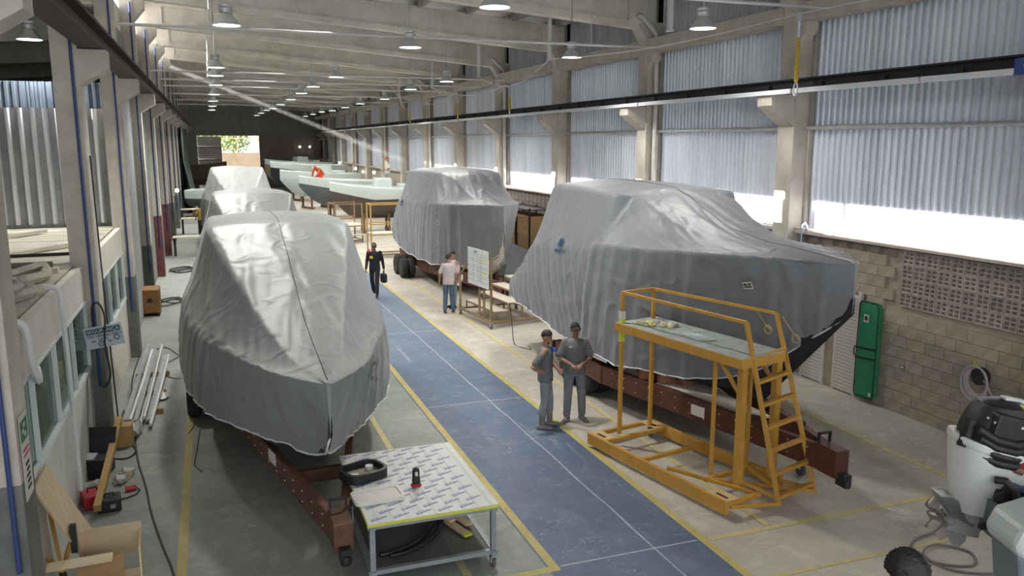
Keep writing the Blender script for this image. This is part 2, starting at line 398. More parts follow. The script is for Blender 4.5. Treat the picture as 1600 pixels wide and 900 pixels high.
bs = obj('brand_plate', MB().b2((10.47, 7.4, 5.70), (10.478, 8.52, 5.93)), M('blue plate', (.03, .06, .25), rough=.4), rt, world=True)
text_mesh('lettering', 'AV', .13, M('white print', (.75, .76, .8), rough=.5), rt, Vector((10.468, 8.30, 5.86)) - Vector((10.68, 45, 5.74)), axes((0, -1, 0), (0, 0, 1), (-1, 0, 0)))
# ---------------------------------------------------------------- left bay
lb = obj('wall_left', MB().b2((-13.2, -6.5, 0), (-13.0, Y_END, 8)), sheet_far); struct(lb)
mb = MB(); mb.grid([[(x, y, 8.42 + .075 * (x + 2)) for y in (-6.5, Y_END)] for x in (-2.06, -13.2)])
o = obj('ceiling_side_bay', mb, roof_sheet); struct(o)
mb = MB(); mb.prism([(-2.06, 0, 7.65), (-13, 0, 6.85), (-13, 0, 7.45), (-2.06, 0, 8.3)], (0, -.15, 0), (0, .15, 0)); lbm = mb.mesh('roof_beam', concrete_roof)
for y0 in ROWS:
    if 1 < y0 < 60: struct(link('roof_beam', lbm, None, (0, y0 + .25, 0)))
# cross wall behind the office roof: broad white ribs
cw = obj('wall_cross', MB().b2((-13, 20.12, 0), (-2.06, 20.16, 5.5)), sheet_far); struct(cw)
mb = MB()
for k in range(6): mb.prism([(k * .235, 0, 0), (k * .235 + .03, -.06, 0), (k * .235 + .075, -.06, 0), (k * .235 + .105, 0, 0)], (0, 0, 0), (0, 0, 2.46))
mb.b2((0, 0, 0), (1.41, .01, 2.46), 1); ribs = mb.mesh('ribbed_sheet', [sheet_left, M('shade-toned sheet pan', (.16, .165, .17), (.22, .225, .23), 2, .6)])  # pans coloured darker to paint in the shade between ribs of one sheet
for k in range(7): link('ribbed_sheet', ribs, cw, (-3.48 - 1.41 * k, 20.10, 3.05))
mb = corr(1.4, .62, .14, .04); up_s = mb.mesh('upper_sheet', M('blue grey sheet', (.05, .065, .09), (.08, .10, .125), 2, .5, .2))
for k in range(7): link('upper_sheet', up_s, cw, (-3.48 - 1.41 * k + 1.4, 20.4, 5.46), (0, 0, PI / 2))
# left side cladding further down the hall
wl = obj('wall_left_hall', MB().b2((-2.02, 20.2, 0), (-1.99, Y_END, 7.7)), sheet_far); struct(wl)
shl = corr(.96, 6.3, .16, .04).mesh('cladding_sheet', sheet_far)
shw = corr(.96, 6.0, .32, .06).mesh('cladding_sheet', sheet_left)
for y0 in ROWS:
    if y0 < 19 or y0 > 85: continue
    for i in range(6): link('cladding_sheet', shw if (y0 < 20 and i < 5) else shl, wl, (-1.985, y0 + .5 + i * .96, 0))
# office under the side bay: plank roof, partition with windows
of = obj('partition_office', MB().b2((-1.98, 8.30, 0), (-1.90, 13.8, 1.35)), M('partition panel', (.50, .50, .46), (.58, .58, .54), 3, .6)); struct(of)
pan = M('cream panel', (.56, .53, .46), (.64, .61, .54), 2, .6); alu = M('white frame', (.62, .66, .66), rough=.4)
gl = glassy('office glass', (.06, .10, .085), .40)
for ya, yb in ((8.30, 13.8), (14.3, 19.8)):
    if ya > 14: obj('lower_panel', MB().b2((-1.98, ya, 0), (-1.90, yb, 1.35)), pan, of)
    obj('header_panel', MB().b2((-1.99, ya, 2.42), (-1.89, yb, 2.95)), pan, of)
    n = 4; st = (yb - ya) / n
    for i in range(n + 1):
        y = ya + i * st; obj('window_post', MB().b2((-1.97, y - .025, 1.35), (-1.885, y + .025, 2.42)), alu, of)
    obj('window_rail', MB().b2((-1.97, ya, 1.35), (-1.88, yb, 1.40)), alu, of); obj('window_rail', MB().b2((-1.97, ya, 2.38), (-1.88, yb, 2.42)), alu, of)
    for i in range(n): obj('pane', MB().b2((-1.945, ya + i * st + .025, 1.40), (-1.935, ya + (i + 1) * st - .025, 2.38)), gl, of)
obj('office_floor', MB().b2((-9, 8.3, 0), (-2.0, 19.8, .01)), M('office floor', (.20, .23, .20), rough=.6), of)
obj('desk', MB().b2((-3.4, 9.2, .70), (-2.5, 12.6, .74)), M('desk', (.42, .40, .34), rough=.5), of)
plank_m = M('plank', (.42, .38, .30), (.54, .50, .42), 2.5, .7, stretch=(.3, 2, 1), rnd=.12)
plank_d = MB().b2((-9, 0, 2.93), (-2.02, .232, 2.965)).mesh('plank', plank_m)
rf = obj('roof_office', MB().b2((-9, 8.2, 2.88), (-2.02, 20.1, 2.925)), black_void); struct(rf)
for k in range(48):
    link('plank', plank_d, rf, (0, 8.25 + k * .246, random.uniform(-.004, .004)))
for (x0, y0, x1, y1) in ((-4.9, 12.0, -2.2, 16.6), (-5.4, 10.4, -2.6, 12.7), (-5.2, 15.6, -3.2, 18.9)):
    obj('batten', MB().beam((x0, y0, 3.0), (x1, y1, 3.02), .10, .06), plank_m, rf)
obj('batten', MB().beam((-7, 12.9, 3.0), (-2.1, 13.1, 3.0), .14, .07), plank_m, rf)
obj('duct', MB().tube([(-7, 11.85, 3.03), (-2.4, 11.9, 3.03)], .07, 10), M('pale pipe', (.60, .62, .58), rough=.4), rf, True)
# ---------------------------------------------------------------- end wall with the open gate
sheet_end = M('end wall sheet', (.30, .32, .295), (.40, .42, .39), 1.5, .7, stretch=(1, 1, .4))
ew = obj('wall_end', MB().b2((-2.1, Y_END, 5.5), (11.6, Y_END + .1, 9.9)), sheet_end); struct(ew)
for k in range(14): link('cladding_sheet', corr(.96, 3.9, .24, .05).mesh('cladding_sheet', sheet_end), ew, (-2.1 + .98 * (k + 1), Y_END - .06, 5.45), (0, 0, PI / 2))
ewm = M('brown grey sheet', (.30, .275, .24), (.40, .37, .33), 2, .7)
es = corr(.96, 5.5, .24, .05).mesh('cladding_sheet', ewm)
for k in range(7): link('cladding_sheet', es, ew, (5.2 + .98 * (k + 1), Y_END - .04, 0), (0, 0, PI / 2))
obj('wall_side_panel', MB().b2((5.2, Y_END, 0), (11.6, Y_END + .1, 5.5)), ewm, ew)
obj('wall_side_panel', MB().b2((-2.1, Y_END, 0), (-.95, Y_END + .1, 5.5)), M('pale wall', (.36, .37, .35), rough=.8), ew)
dr = obj('door_1', MB().b2((-.95, Y_END + .15, 0), (1.42, Y_END + .25, 5.4)), M('white sliding door', (.74, .74, .72), (.80, .80, .78), 1, .6)); struct(dr)
for z in (1.4, 2.9, 4.2): obj('door_rail', MB().b2((-.95, Y_END + .10, z), (1.42, Y_END + .15, z + .12)), M('door rail', (.36, .34, .33), rough=.6), dr)
# yard outside
yd = obj('ground_yard', MB().b2((-30, Y_END + .3, -.1), (45, 150, -.02)), M('yard concrete', (.40, .35, .29), (.46, .41, .35), .5, .9)); struct(yd)
yw = obj('wall_yard', MB().b2((-20, 125, 0), (40, 125.3, 3.3)), M('yard wall', (.26, .20, .14), (.34, .27, .20), .6, .9)); struct(yw)
for k in range(10):
    obj('fence_post', MB().b2((-8 + k * 3, 125.05, 3.3), (-7.85 + k * 3, 125.2, 5.4)), M('post', (.45, .33, .24), rough=.8), yw)
obj('fence_bar', MB().b2((-10, 125.08, 5.25), (24, 125.16, 5.4)), MATS['post'], yw)
leaf = M('yard leaves', (.10, .16, .02), (.16, .22, .04), 6, .8)
def tree(loc, h, r, label):
    t = thing('tree', label, 'tree', loc, group='trees beyond the yard wall')
    obj('trunk', MB().tube([(0, 0, 0), (.1, 0, h * .5), (0, .1, h * .8)], [.2, .16, .08], 8), M('bark', (.16, .11, .07), rough=.9), t, True)
    mb = MB()
    for k in range(700):
        a = Vector((random.gauss(0, 1), random.gauss(0, 1), random.gauss(0, .8))); a = a.normalized() * r * random.random() ** .4
        p = a + Vector((0, 0, h)); n = Vector((random.uniform(-1, 1), random.uniform(-1, 1), random.uniform(-1, 1))).normalized(); u = n.orthogonal().normalized() * .28; v = n.cross(u)
        mb.add([p - u, p + v * .5, p + u, p - v * .5], [(0, 1, 2, 3)])
    obj('foliage', mb, leaf, t)
tree((3.6, 131, 0), 5.2, 2.6, 'leafy green tree beyond the yard wall seen through the open gate'); tree((10.4, 136, 0), 6.0, 3.0, 'taller bright green tree at the gate edge beyond the yard wall')
tree((0, 140, 0), 6.5, 3.0, 'dark distant tree behind the yard fence beside the white sliding door')
# ================================================================== COVERED BOATS
def cover_mat(name, a, b):
    m = M(name, a, b, 1.3, .48, 0, lo=.3, hi=.7, spec=.55)
    nt = m.node_tree; N = nt.nodes; L = nt.links; p = N['Principled BSDF']
    p.inputs['Sheen Weight'].default_value = .15
    tc = N.new('ShaderNodeTexCoord'); n1 = N.new('ShaderNodeTexNoise'); n1.noise_type = 'RIDGED_MULTIFRACTAL'; n1.inputs['Scale'].default_value = 2.2; n1.inputs['Detail'].default_value = 3; n1.inputs['Distortion'].default_value = 1.2
    n1.inputs['Roughness'].default_value = .55
    L.new(tc.outputs['Object'], n1.inputs['Vector']); b1 = N.new('ShaderNodeBump'); b1.inputs['Strength'].default_value = .8; b1.inputs['Distance'].default_value = .035
    L.new(n1.outputs[0], b1.inputs['Height']); L.new(b1.outputs[0], p.inputs['Normal'])
    return m
cover_a = cover_mat('grey cover fabric', (.175, .188, .186), (.215, .228, .225))
cover_b = cover_mat('blue grey cover fabric', (.16, .167, .18), (.20, .207, .22))
seam_m = M('seam', (.06, .06, .065), rough=.7); cord_m = M('white hem cord', (.62, .62, .62), rough=.6)
hull_dark = M('dark hull', (.012, .013, .018), (.022, .024, .03), 2, .35); hull_white = M('white gelcoat', (.66, .70, .68), (.72, .75, .73), 1, .25)
logo_blue = M('logo blue', (.015, .04, .16), rough=.6); logo_dark = M('logo dark', (.01, .01, .015), rough=.6); tagwhite = M('tag white', (.55, .53, .50), rough=.6)
def lerp(a, b, t): return a + (b - a) * t
def interp(tab, t):
    if t <= tab[0][0]: return tab[0][1:]
    for i in range(len(tab) - 1):
        if tab[i][0] <= t <= tab[i + 1][0]:
            # Catmull-Rom, monotone enough for these tables
            p1, p2 = tab[i], tab[i + 1]; p0 = tab[max(i - 1, 0)]; p3 = tab[min(i + 2, len(tab) - 1)]
            h = p2[0] - p1[0]; u = (t - p1[0]) / h; out = []
            for k in range(1, len(p1)):
                d1 = (p2[k] - p0[k]) / max(p2[0] - p0[0], 1e-6); d2 = (p3[k] - p1[k]) / max(p3[0] - p1[0], 1e-6)
                s = (p2[k] - p1[k]) / h
                for_d = lambda d: 0 if d * s <= 0 else (d if abs(d) < 3 * abs(s) else 3 * s)
                d1, d2 = for_d(d1), for_d(d2)
                out.append((2 * u**3 - 3 * u**2 + 1) * p1[k] + (u**3 - 2 * u**2 + u) * h * d1 + (-2 * u**3 + 3 * u**2) * p2[k] + (u**3 - u**2) * h * d2)
            return tuple(out)
    return tab[-1][1:]
def half_profile(st, n1=34, n2=26, n3=16, bulge=.06, sag=.04):
    wg, zg, wr, zr, zc, wh, zh = st; pts = []
    for i in range(n1):
        u = i / n1; x = lerp(wh, wg, u) + bulge * math.sin(PI * u) * min(1, wg) * .6 * min(1, wh * 3); pts.append((x, lerp(zh, zg, u)))
    for i in range(n2):
        u = i / n2; x = lerp(wg, wr, u); z = lerp(zg, zr, u) - sag * math.sin(PI * u) * min(1, abs(zr - zg) * 2 + .2); pts.append((x, z))
    for i in range(n3 + 1):
        u = i / n3; pts.append((lerp(wr, 0, u), zr + (zc - zr) * math.sin(u * PI / 2)))
    for _ in range(1):
        q = pts[:]
        for i in range(1, len(pts) - 1): q[i] = tuple((pts[i - 1][k] + 2 * pts[i][k] + pts[i + 1][k]) / 4 for k in (0, 1))
        pts = q
    return pts, n1, n2
def fbm_fold(a, b, seed):
    n = noise.noise(Vector((a, b, seed)))
    m = noise.noise(Vector((a * 2.3 + 5, b * 1.7, seed + 9)))
    return (.5 - abs(n)) * 1.0 + (.5 - abs(m)) * .42
def make_cover(tab, length, nt=190, seed=1.0, amp=.030, t_wind=(2.0, 4.6), swoop=None):
    rows = []; base = []
    for i in range(nt + 1):
        t = length * i / nt
        pts, n1, n2 = half_profile(interp(tab, t)); n = len(pts)
        full = [Vector((-x, t, z)) for x, z in pts] + [Vector((x, t, z)) for x, z in pts[-2::-1]]
        base.append(full)
    NP = len(base[0]); half = NP // 2
    for i in range(nt + 1):
        row = []; t = length * i / nt
        for k in range(NP):
            p = base[i][k]
            a = base[min(i + 1, nt)][k] - base[max(i - 1, 0)][k]; b = base[i][min(k + 1, NP - 1)] - base[i][max(k - 1, 0)]
            nrm = a.cross(b); nrm = nrm.normalized() if nrm.length > 1e-9 else Vector((0, 0, 1))
            c = base[i][half]
            if nrm.dot(p - Vector((0, t, 1.6))) < 0: nrm = -nrm
            side = 1 if k > half else -1; kk = k if k <= half else NP - 1 - k
            s = kk / half                                    # 0 hem .. 1 centre
            if s < .50:                                      # side: folds hang down, fanning a little
                lean = (p.z - 1.2) * .45
                tt = t + lean * (.6 if t < length * .55 else -.55)
                d = fbm_fold(tt * 3.0, p.z * .20 + side * 7, seed) * (1.3 - s) * (.75 + .7 * abs(noise.noise(Vector((t * .6, side, seed)))))
                d += .5 * fbm_fold(tt * 7.0, p.z * .28 + side, seed + 8)
                d += .35 * fbm_fold(t * 1.2 + p.z * .8, p.z * .9 - t * .3 + side * 3, seed + 4)
                cr = .5 - abs(noise.noise(Vector((t * 1.5 + p.z * .6, p.z * 1.9 - t * .3, seed + side * 2 + 20)))); d += .55 * max(0, cr - .30) * 2.0 - .62
            else:
                f1 = fbm_fold(p.x * 3.4 + t * .5 * side, t * .5, seed + 2) + .4 * fbm_fold(p.x * 7 + t * .9 * side, t * .6, seed + 3) - .5
                steep = max(0, 1 - abs(t - (t_wind[0] + t_wind[1]) / 2) / (t_wind[1] - t_wind[0]))
                d = f1 * (.25 + .75 * steep)
                if t > t_wind[1]: d = .35 * fbm_fold(t * 1.6, p.x * .7, seed + 6) - .12
            edge = min(1, t / .35)
            row.append(p + nrm * d * amp * edge)
        # ragged lower edge
        for k in (0, NP - 1):
            row[k] = row[k] + Vector((0, 0, .018 * math.sin(t * 5.1 + seed) + .03 * noise.noise(Vector((t * 1.3, seed, k)))))
        rows.append(row)
    return rows, half
def stern_cap(mb, rows):
    f = rows[0]; n = len(f); mb.add(list(f), [(i, i + 1, n - 2 - i, n - 1 - i) for i in range(n // 2 - 1)])
    last = rows[-1]; n = len(last); c = sum(last, Vector()) / n + Vector((0, .10, 0))
    b = len(mb.v); mb.add(list(last) + [c], [(i, i + 1, n) for i in range(n - 1)])
def hull_mesh(tab, length, zk, mb=None, w=.94, fwd=0):
    mb = mb or MB(); rows = []
    for i in range(41):
        t = length * i / 40; wg, zg, wr, zr, zc, wh, zh = interp(tab, t)
        k = zk(t); x = max(wh * w, .02); zt = zh + .22
        rows.append([Vector((-x * .97, t, zt)), Vector((-x, t, zh)), Vector((-x * .86, t, lerp(zh, k, .45))), Vector((0, t, k)), Vector((x * .86, t, lerp(zh, k, .45))), Vector((x, t, zh)), Vector((x * .97, t, zt))])
    mb.grid(rows); mb.add(rows[-1], [tuple(range(7))]); return mb
def covered_boat(loc, rz, tab, length, label, mat, zk, seed, amp=.03, t_wind=(2, 4.6), group='boats under grey covers', seam=True, nt=190, hullm=None):
    root = thing('covered_boat', label, 'boat', loc, rz, group)
    rows, half = make_cover(tab, length, nt, seed, amp, t_wind)
    mb = MB(); mb.grid(rows); stern_cap(mb, rows)
    cv = obj('cover', mb, mat, root, 'all')
    hem = [rows[i][0] for i in range(len(rows))]; hem2 = [rows[i][-1] for i in range(len(rows))]
    obj('hem_cord', MB().tube(hem[2::2], .014, 6), cord_m, cv, 'all'); obj('hem_cord', MB().tube(hem2[2::2], .014, 6), cord_m, cv, 'all')
    if seam: obj('seam', MB().tube([rows[i][half] + Vector((0, 0, .002)) for i in range(2, len(rows), 2)], .006, 6), seam_m, cv, 'all')
    obj('hull', hull_mesh(tab, length, zk), hullm or hull_dark, root, True)
    return root, cv, rows, half
TAB2 = [(0, .025, 3.20, .02, 3.215, 3.22, .0, 2.55), (.35, .34, 3.22, .12, 3.23, 3.24, .05, 2.30), (.9, .64, 3.22, .26, 3.25, 3.27, .13, 1.88), (1.5, .92, 3.20, .38, 3.27, 3.29, .24, 1.46),
        (2.0, 1.10, 3.18, .48, 3.29, 3.31, .42, 1.18), (2.5, 1.24, 3.15, .58, 3.34, 3.37, .68, 1.04), (3.3, 1.43, 3.10, .75, 3.52, 3.57, 1.12, .97), (4.0, 1.54, 3.05, .92, 3.76, 3.82, 1.38, .95),
        (4.38, 1.57, 3.02, .94, 3.86, 3.92, 1.43, .95), (4.56, 1.58, 2.98, 1.25, 3.90, 3.98, 1.45, .95), (5, 1.58, 2.85, 1.26, 3.92, 4.01, 1.50, .95), (6, 1.58, 2.8, 1.22, 3.95, 4.04, 1.52, 1.0), (7, 1.57, 2.7, 1.18, 3.95, 4.04, 1.53, 1.10),
        (7.55, 1.56, 2.6, 1.13, 3.88, 3.96, 1.54, 1.17), (7.9, 1.55, 2.45, 1.10, 3.45, 3.5, 1.54, 1.2), (8.6, 1.52, 2.0, 1.08, 2.60, 2.64, 1.5, 1.2), (9.2, 1.46, 1.72, 1.0, 1.95, 1.97, 1.42, 1.22), (9.7, 1.30, 1.52, .9, 1.62, 1.63, 1.3, 1.28)]
zk2 = lambda t: max(.80, 2.53 - .98 * t)
b2, cv2, rows2, half2 = covered_boat((7.93, 8.45, 0), 0, TAB2, 9.7, 'largest grey covered cabin boat on the trailer beside the yellow ladder platform', cover_b, zk2, 3.1, .060, (2.0, 4.5))
def surf(rows, half, length, t, kfrac, side):
    """point and frame on a cover; kfrac 0 hem .. 1 centre"""
    i = int(round(t / length * (len(rows) - 1))); kk = int(round(kfrac * half)); k = kk if side < 0 else len(rows[0]) - 1 - kk
    p = rows[i][k]; a = (rows[i + 2][k] - rows[i - 2][k]).normalized(); dk = 2 if side < 0 else -2
    u = (rows[i][k + dk] - rows[i][k - dk]).normalized()
    return p, a, u
def wide_frame(rows, half, length, t, kf, side, dt=.35, dk=.09):
    p, _, _ = surf(rows, half, length, t, kf, side)
    a = (surf(rows, half, length, t + dt, kf, side)[0] - surf(rows, half, length, t - dt, kf, side)[0]).normalized()
    u = (surf(rows, half, length, t, kf + dk, side)[0] - surf(rows, half, length, t, kf - dk, side)[0]).normalized()
    u = (u - a * u.dot(a)).normalized()
    n = a.cross(u); 
    if n.x * side < 0: n = -n
    return p, a, u, n
def cover_logo(root, rows, half, length, t, kf, side, size, words):
    p, a, u, n = wide_frame(rows, half, length, t, kf, side)
    x = u.cross(n)                                     # reading direction
    lg = obj('logo', MB().prism([(-.5, -.28, 0), (-.28, -.28, 0), (-.10, .02, 0), (-.02, -.28, 0), (.16, -.28, 0), (.5, .30, 0), (.28, .30, 0), (.13, .03, 0), (.05, .30, 0), (-.14, .30, 0)], (0, 0, 0), (0, 0, .02)), logo_blue, root)
    lg.matrix_local = Matrix.Translation(p + n * .035 + u * .10 * size / .3) @ axes(x, u, n).to_4x4() @ Matrix.Diagonal((size, size, size, 1))
    mb = MB()
    for k, (x0, x1) in enumerate(((-.85, -.72), (-.66, -.44), (-.38, -.16), (-.10, .10), (.17, .36), (.42, .62), (.68, .86))):
        mb.b2((x0, -.74, 0), (x0 + .05, -.50, .012)); mb.b2((x0, -.64, 0), (x1, -.58, .012)); mb.b2((x1 - .05, -.74, 0), (x1, -.56 - .05 * (k % 2), .012))
    obj('lettering', mb, logo_blue, lg)
def cover_tag(root, rows, half, length, t, kf, side, w, h, dark=False):
    p, a, u, n = wide_frame(rows, half, length, t, kf, side); x = u.cross(n)
    tg = obj('label_patch', MB().b2((-w / 2, -h / 2, 0), (w / 2, h / 2, .004)), logo_dark if dark else tagwhite, root)
    tg.matrix_local = Matrix.Translation(p + n * .03) @ axes(x, u, n).to_4x4()
    mb = MB()
    for k, (x0, x1, y0, y1) in enumerate(((-.42, -.1, .05, .3), (.0, .4, .1, .3), (-.4, .4, -.3, -.12), (-.42, .3, -.06, 0))): mb.b2((x0 * w, y0 * h, .004), (x1 * w, y1 * h, .006))
    obj('print', mb, tagwhite if dark else logo_dark, tg)
cover_logo(cv2, rows2, half2, 9.7, 6.05, .45, -1, .26, '')
cover_tag(cv2, rows2, half2, 9.7, 1.35, .33, -1, .16, .11)
TAB3 = [(0, .025, 2.95, .02, 2.96, 2.97, .0, 1.95), (.35, .36, 2.96, .14, 3.0, 3.02, .0, 1.5), (.9, .70, 2.95, .35, 3.05, 3.09, .22, 1.2), (1.5, 1.0, 2.92, .5, 3.14, 3.18, .5, 1.0), (2.2, 1.22, 2.88, .62, 3.40, 3.44, .85, .92),
        (2.9, 1.36, 2.84, .86, 3.72, 3.78, 1.15, .88), (3.4, 1.42, 2.82, 1.0, 3.80, 3.87, 1.3, .86), (4.4, 1.48, 2.78, 1.14, 3.84, 3.92, 1.45, .86), (5.5, 1.52, 2.74, 1.2, 3.84, 3.93, 1.5, .88), (6.9, 1.54, 2.66, 1.2, 3.80, 3.88, 1.52, .95),
        (7.3, 1.54, 2.6, 1.18, 3.60, 3.66, 1.52, 1.0), (7.9, 1.52, 2.3, 1.15, 2.9, 2.95, 1.5, 1.05), (8.6, 1.48, 1.9, 1.1, 2.2, 2.22, 1.45, 1.1), (9.3, 1.38, 1.55, 1.0, 1.7, 1.72, 1.36, 1.2)]
b3, cv3, rows3, half3 = covered_boat((8.05, 22.6, 0), 0, TAB3, 9.3, 'grey covered cabin boat with black dual tyres behind the two men in jeans', cover_b, lambda t: .72 + max(0, 1.2 - t) * .6, 5.7, .062, (1.6, 3.4), hullm=M('cream hull', (.50, .44, .38), (.56, .50, .44), 2, .4))
cover_logo(cv3, rows3, half3, 9.3, 6.6, .43, -1, .20, ''); cover_tag(cv3, rows3, half3, 9.3, 2.6, .31, -1, .2, .12)
TAB1 = [(0, .025, 2.10, .02, 2.11, 2.115, .0, 1.50), (.35, .34, 2.11, .12, 2.14, 2.16, .0, 1.18), (.8, .60, 2.10, .28, 2.19, 2.22, .18, 1.03), (1.4, .80, 2.08, .40, 2.28, 2.31, .50, 1.0), (2.2, 1.03, 2.05, .55, 2.44, 2.48, .92, .98),
        (3.0, 1.28, 2.03, .72, 2.70, 2.74, 1.30, .98), (3.9, 1.46, 2.02, .92, 3.04, 3.08, 1.52, 1.0), (4.6, 1.55, 2.02, 1.06, 3.28, 3.31, 1.60, 1.0), (4.95, 1.58, 2.02, 1.12, 3.41, 3.44, 1.64, 1.0), (5.05, 1.58, 2.02, 1.14, 3.44, 3.48, 1.64, 1.0), (5.4, 1.60, 2.02, 1.14, 3.45, 3.52, 1.66, 1.0), (6.5, 1.60, 2.0, 1.12, 3.44, 3.53, 1.68, 1.0),
        (7.6, 1.58, 1.95, 1.06, 3.40, 3.46, 1.66, 1.0), (7.9, 1.56, 1.9, 1.02, 3.1, 3.15, 1.64, 1.05), (8.6, 1.5, 1.7, .98, 2.2, 2.25, 1.55, 1.1), (9.3, 1.36, 1.5, .9, 1.6, 1.62, 1.38, 1.2)]
zk1 = lambda t: .72 + max(0, 1.3 - t) * .75
b1, cv1, rows1, half1 = covered_boat((1.13, 9.1, 0), .015, TAB1, 9.3, 'nearest grey covered boat, bow above the rusty trailer tongue by the white table', cover_a, zk1, 8.3, .058, (2.2, 5.0))
cover_tag(cv1, rows1, half1, 9.3, 1.25, .36, 1, .16, .24, True)
cover_logo(cv1, rows1, half1, 9.3, 5.6, .62, -1, .16, '')
TAB1b = [(a, b * .92, c, d * .93, e - .08, f - .08, g * .92, h) for a, b, c, d, e, f, g, h in TAB1]
covered_boat((1.10, 18.9, 0), 0, TAB1b, 9.3, 'grey covered boat directly behind the nearest one, only its folded top visible', cover_a, zk1, 12.3, .05, (2.6, 5.2), nt=110, seam=False)
TAB1c = [(a, b, c + .25, d * 1.02, e + .18, f + .16, g, h) for a, b, c, d, e, f, g, h in TAB1]
covered_boat((1.25, 35.4, 0), 0, TAB1c, 9.3, 'farthest pale grey covered boat with a tall box-like front in the row by the columns', cover_mat('pale cover fabric', (.25, .26, .25), (.31, .32, .31)), zk1, 15.3, .06, (2.6, 5.2), nt=110, seam=False)
# ------------------------------------------------------------------ trailers
rust = M('rust brown paint', (.075, .026, .017), (.125, .045, .028), 5, .55, .15, bump=.15, bscale=40)
rust_b = M('worn rust paint', (.085, .040, .024), (.17, .075, .04), 6, .65, .15, bump=.2, bscale=40)
rubber = M('rubber', (.012, .012, .013), (.022, .021, .021), 8, .8, bump=.2); rim_m = M('rim', (.25, .25, .25), (.35, .34, .33), 4, .45, .6)
cream = M('cream plate', (.62, .55, .49), rough=.6)
def wheel(mb_r, c, r=.36, w=.22, parent=None):
    R = axes((0, 0, 1), (0, 1, 0), (1, 0, 0))
    t = obj('wheel', MB().lathe([(r * .55, -w / 2), (r * .86, -w / 2), (r * .97, -w * .40), (r, -w * .22), (r, w * .22), (r * .97, w * .40), (r * .86, w / 2), (r * .55, w / 2)], (0, 0, 0), 28, R), rubber, parent, True, loc=c)
    obj('rim', MB().lathe([(.001, -w * .25), (r * .3, -w * .3), (r * .55, -w * .42), (r * .57, -w * .45), (r * .57, w * .45), (r * .55, w * .42), (r * .3, w * .3), (.001, w * .25)], (0, 0, 0), 24, R), rim_m, t, True)
    return t
def caster(parent, c, r=.06, m=None):
    R = axes((0, 0, 1), (0, 1, 0), (1, 0, 0))
    t = obj('caster', MB().lathe([(.001, -.02), (r * .8, -.022), (r, -.014), (r, .014), (r * .8, .022), (.001, .02)], (c[0], c[1], r), 18, R), M('caster rubber', (.10, .095, .09), rough=.6), parent, True)
    mb = MB(); mb.b2((c[0] - .035, c[1] - .03, r), (c[0] - .026, c[1] + .03, c[2])); mb.b2((c[0] + .026, c[1] - .03, r), (c[0] + .035, c[1] + .03, c[2])); mb.b2((c[0] - .035, c[1] - .035, c[2] - .012), (c[0] + .035, c[1] + .035, c[2]))
    obj('fork', mb, galv, t); return t
BOLT = MB().lathe([(.001, -.06), (.012, -.06), (.012, .06), (.001, .06)], (0, 0, 0), 6, axes((0, 0, 1), (0, 1, 0), (1, 0, 0))).mesh('bolt', galv)
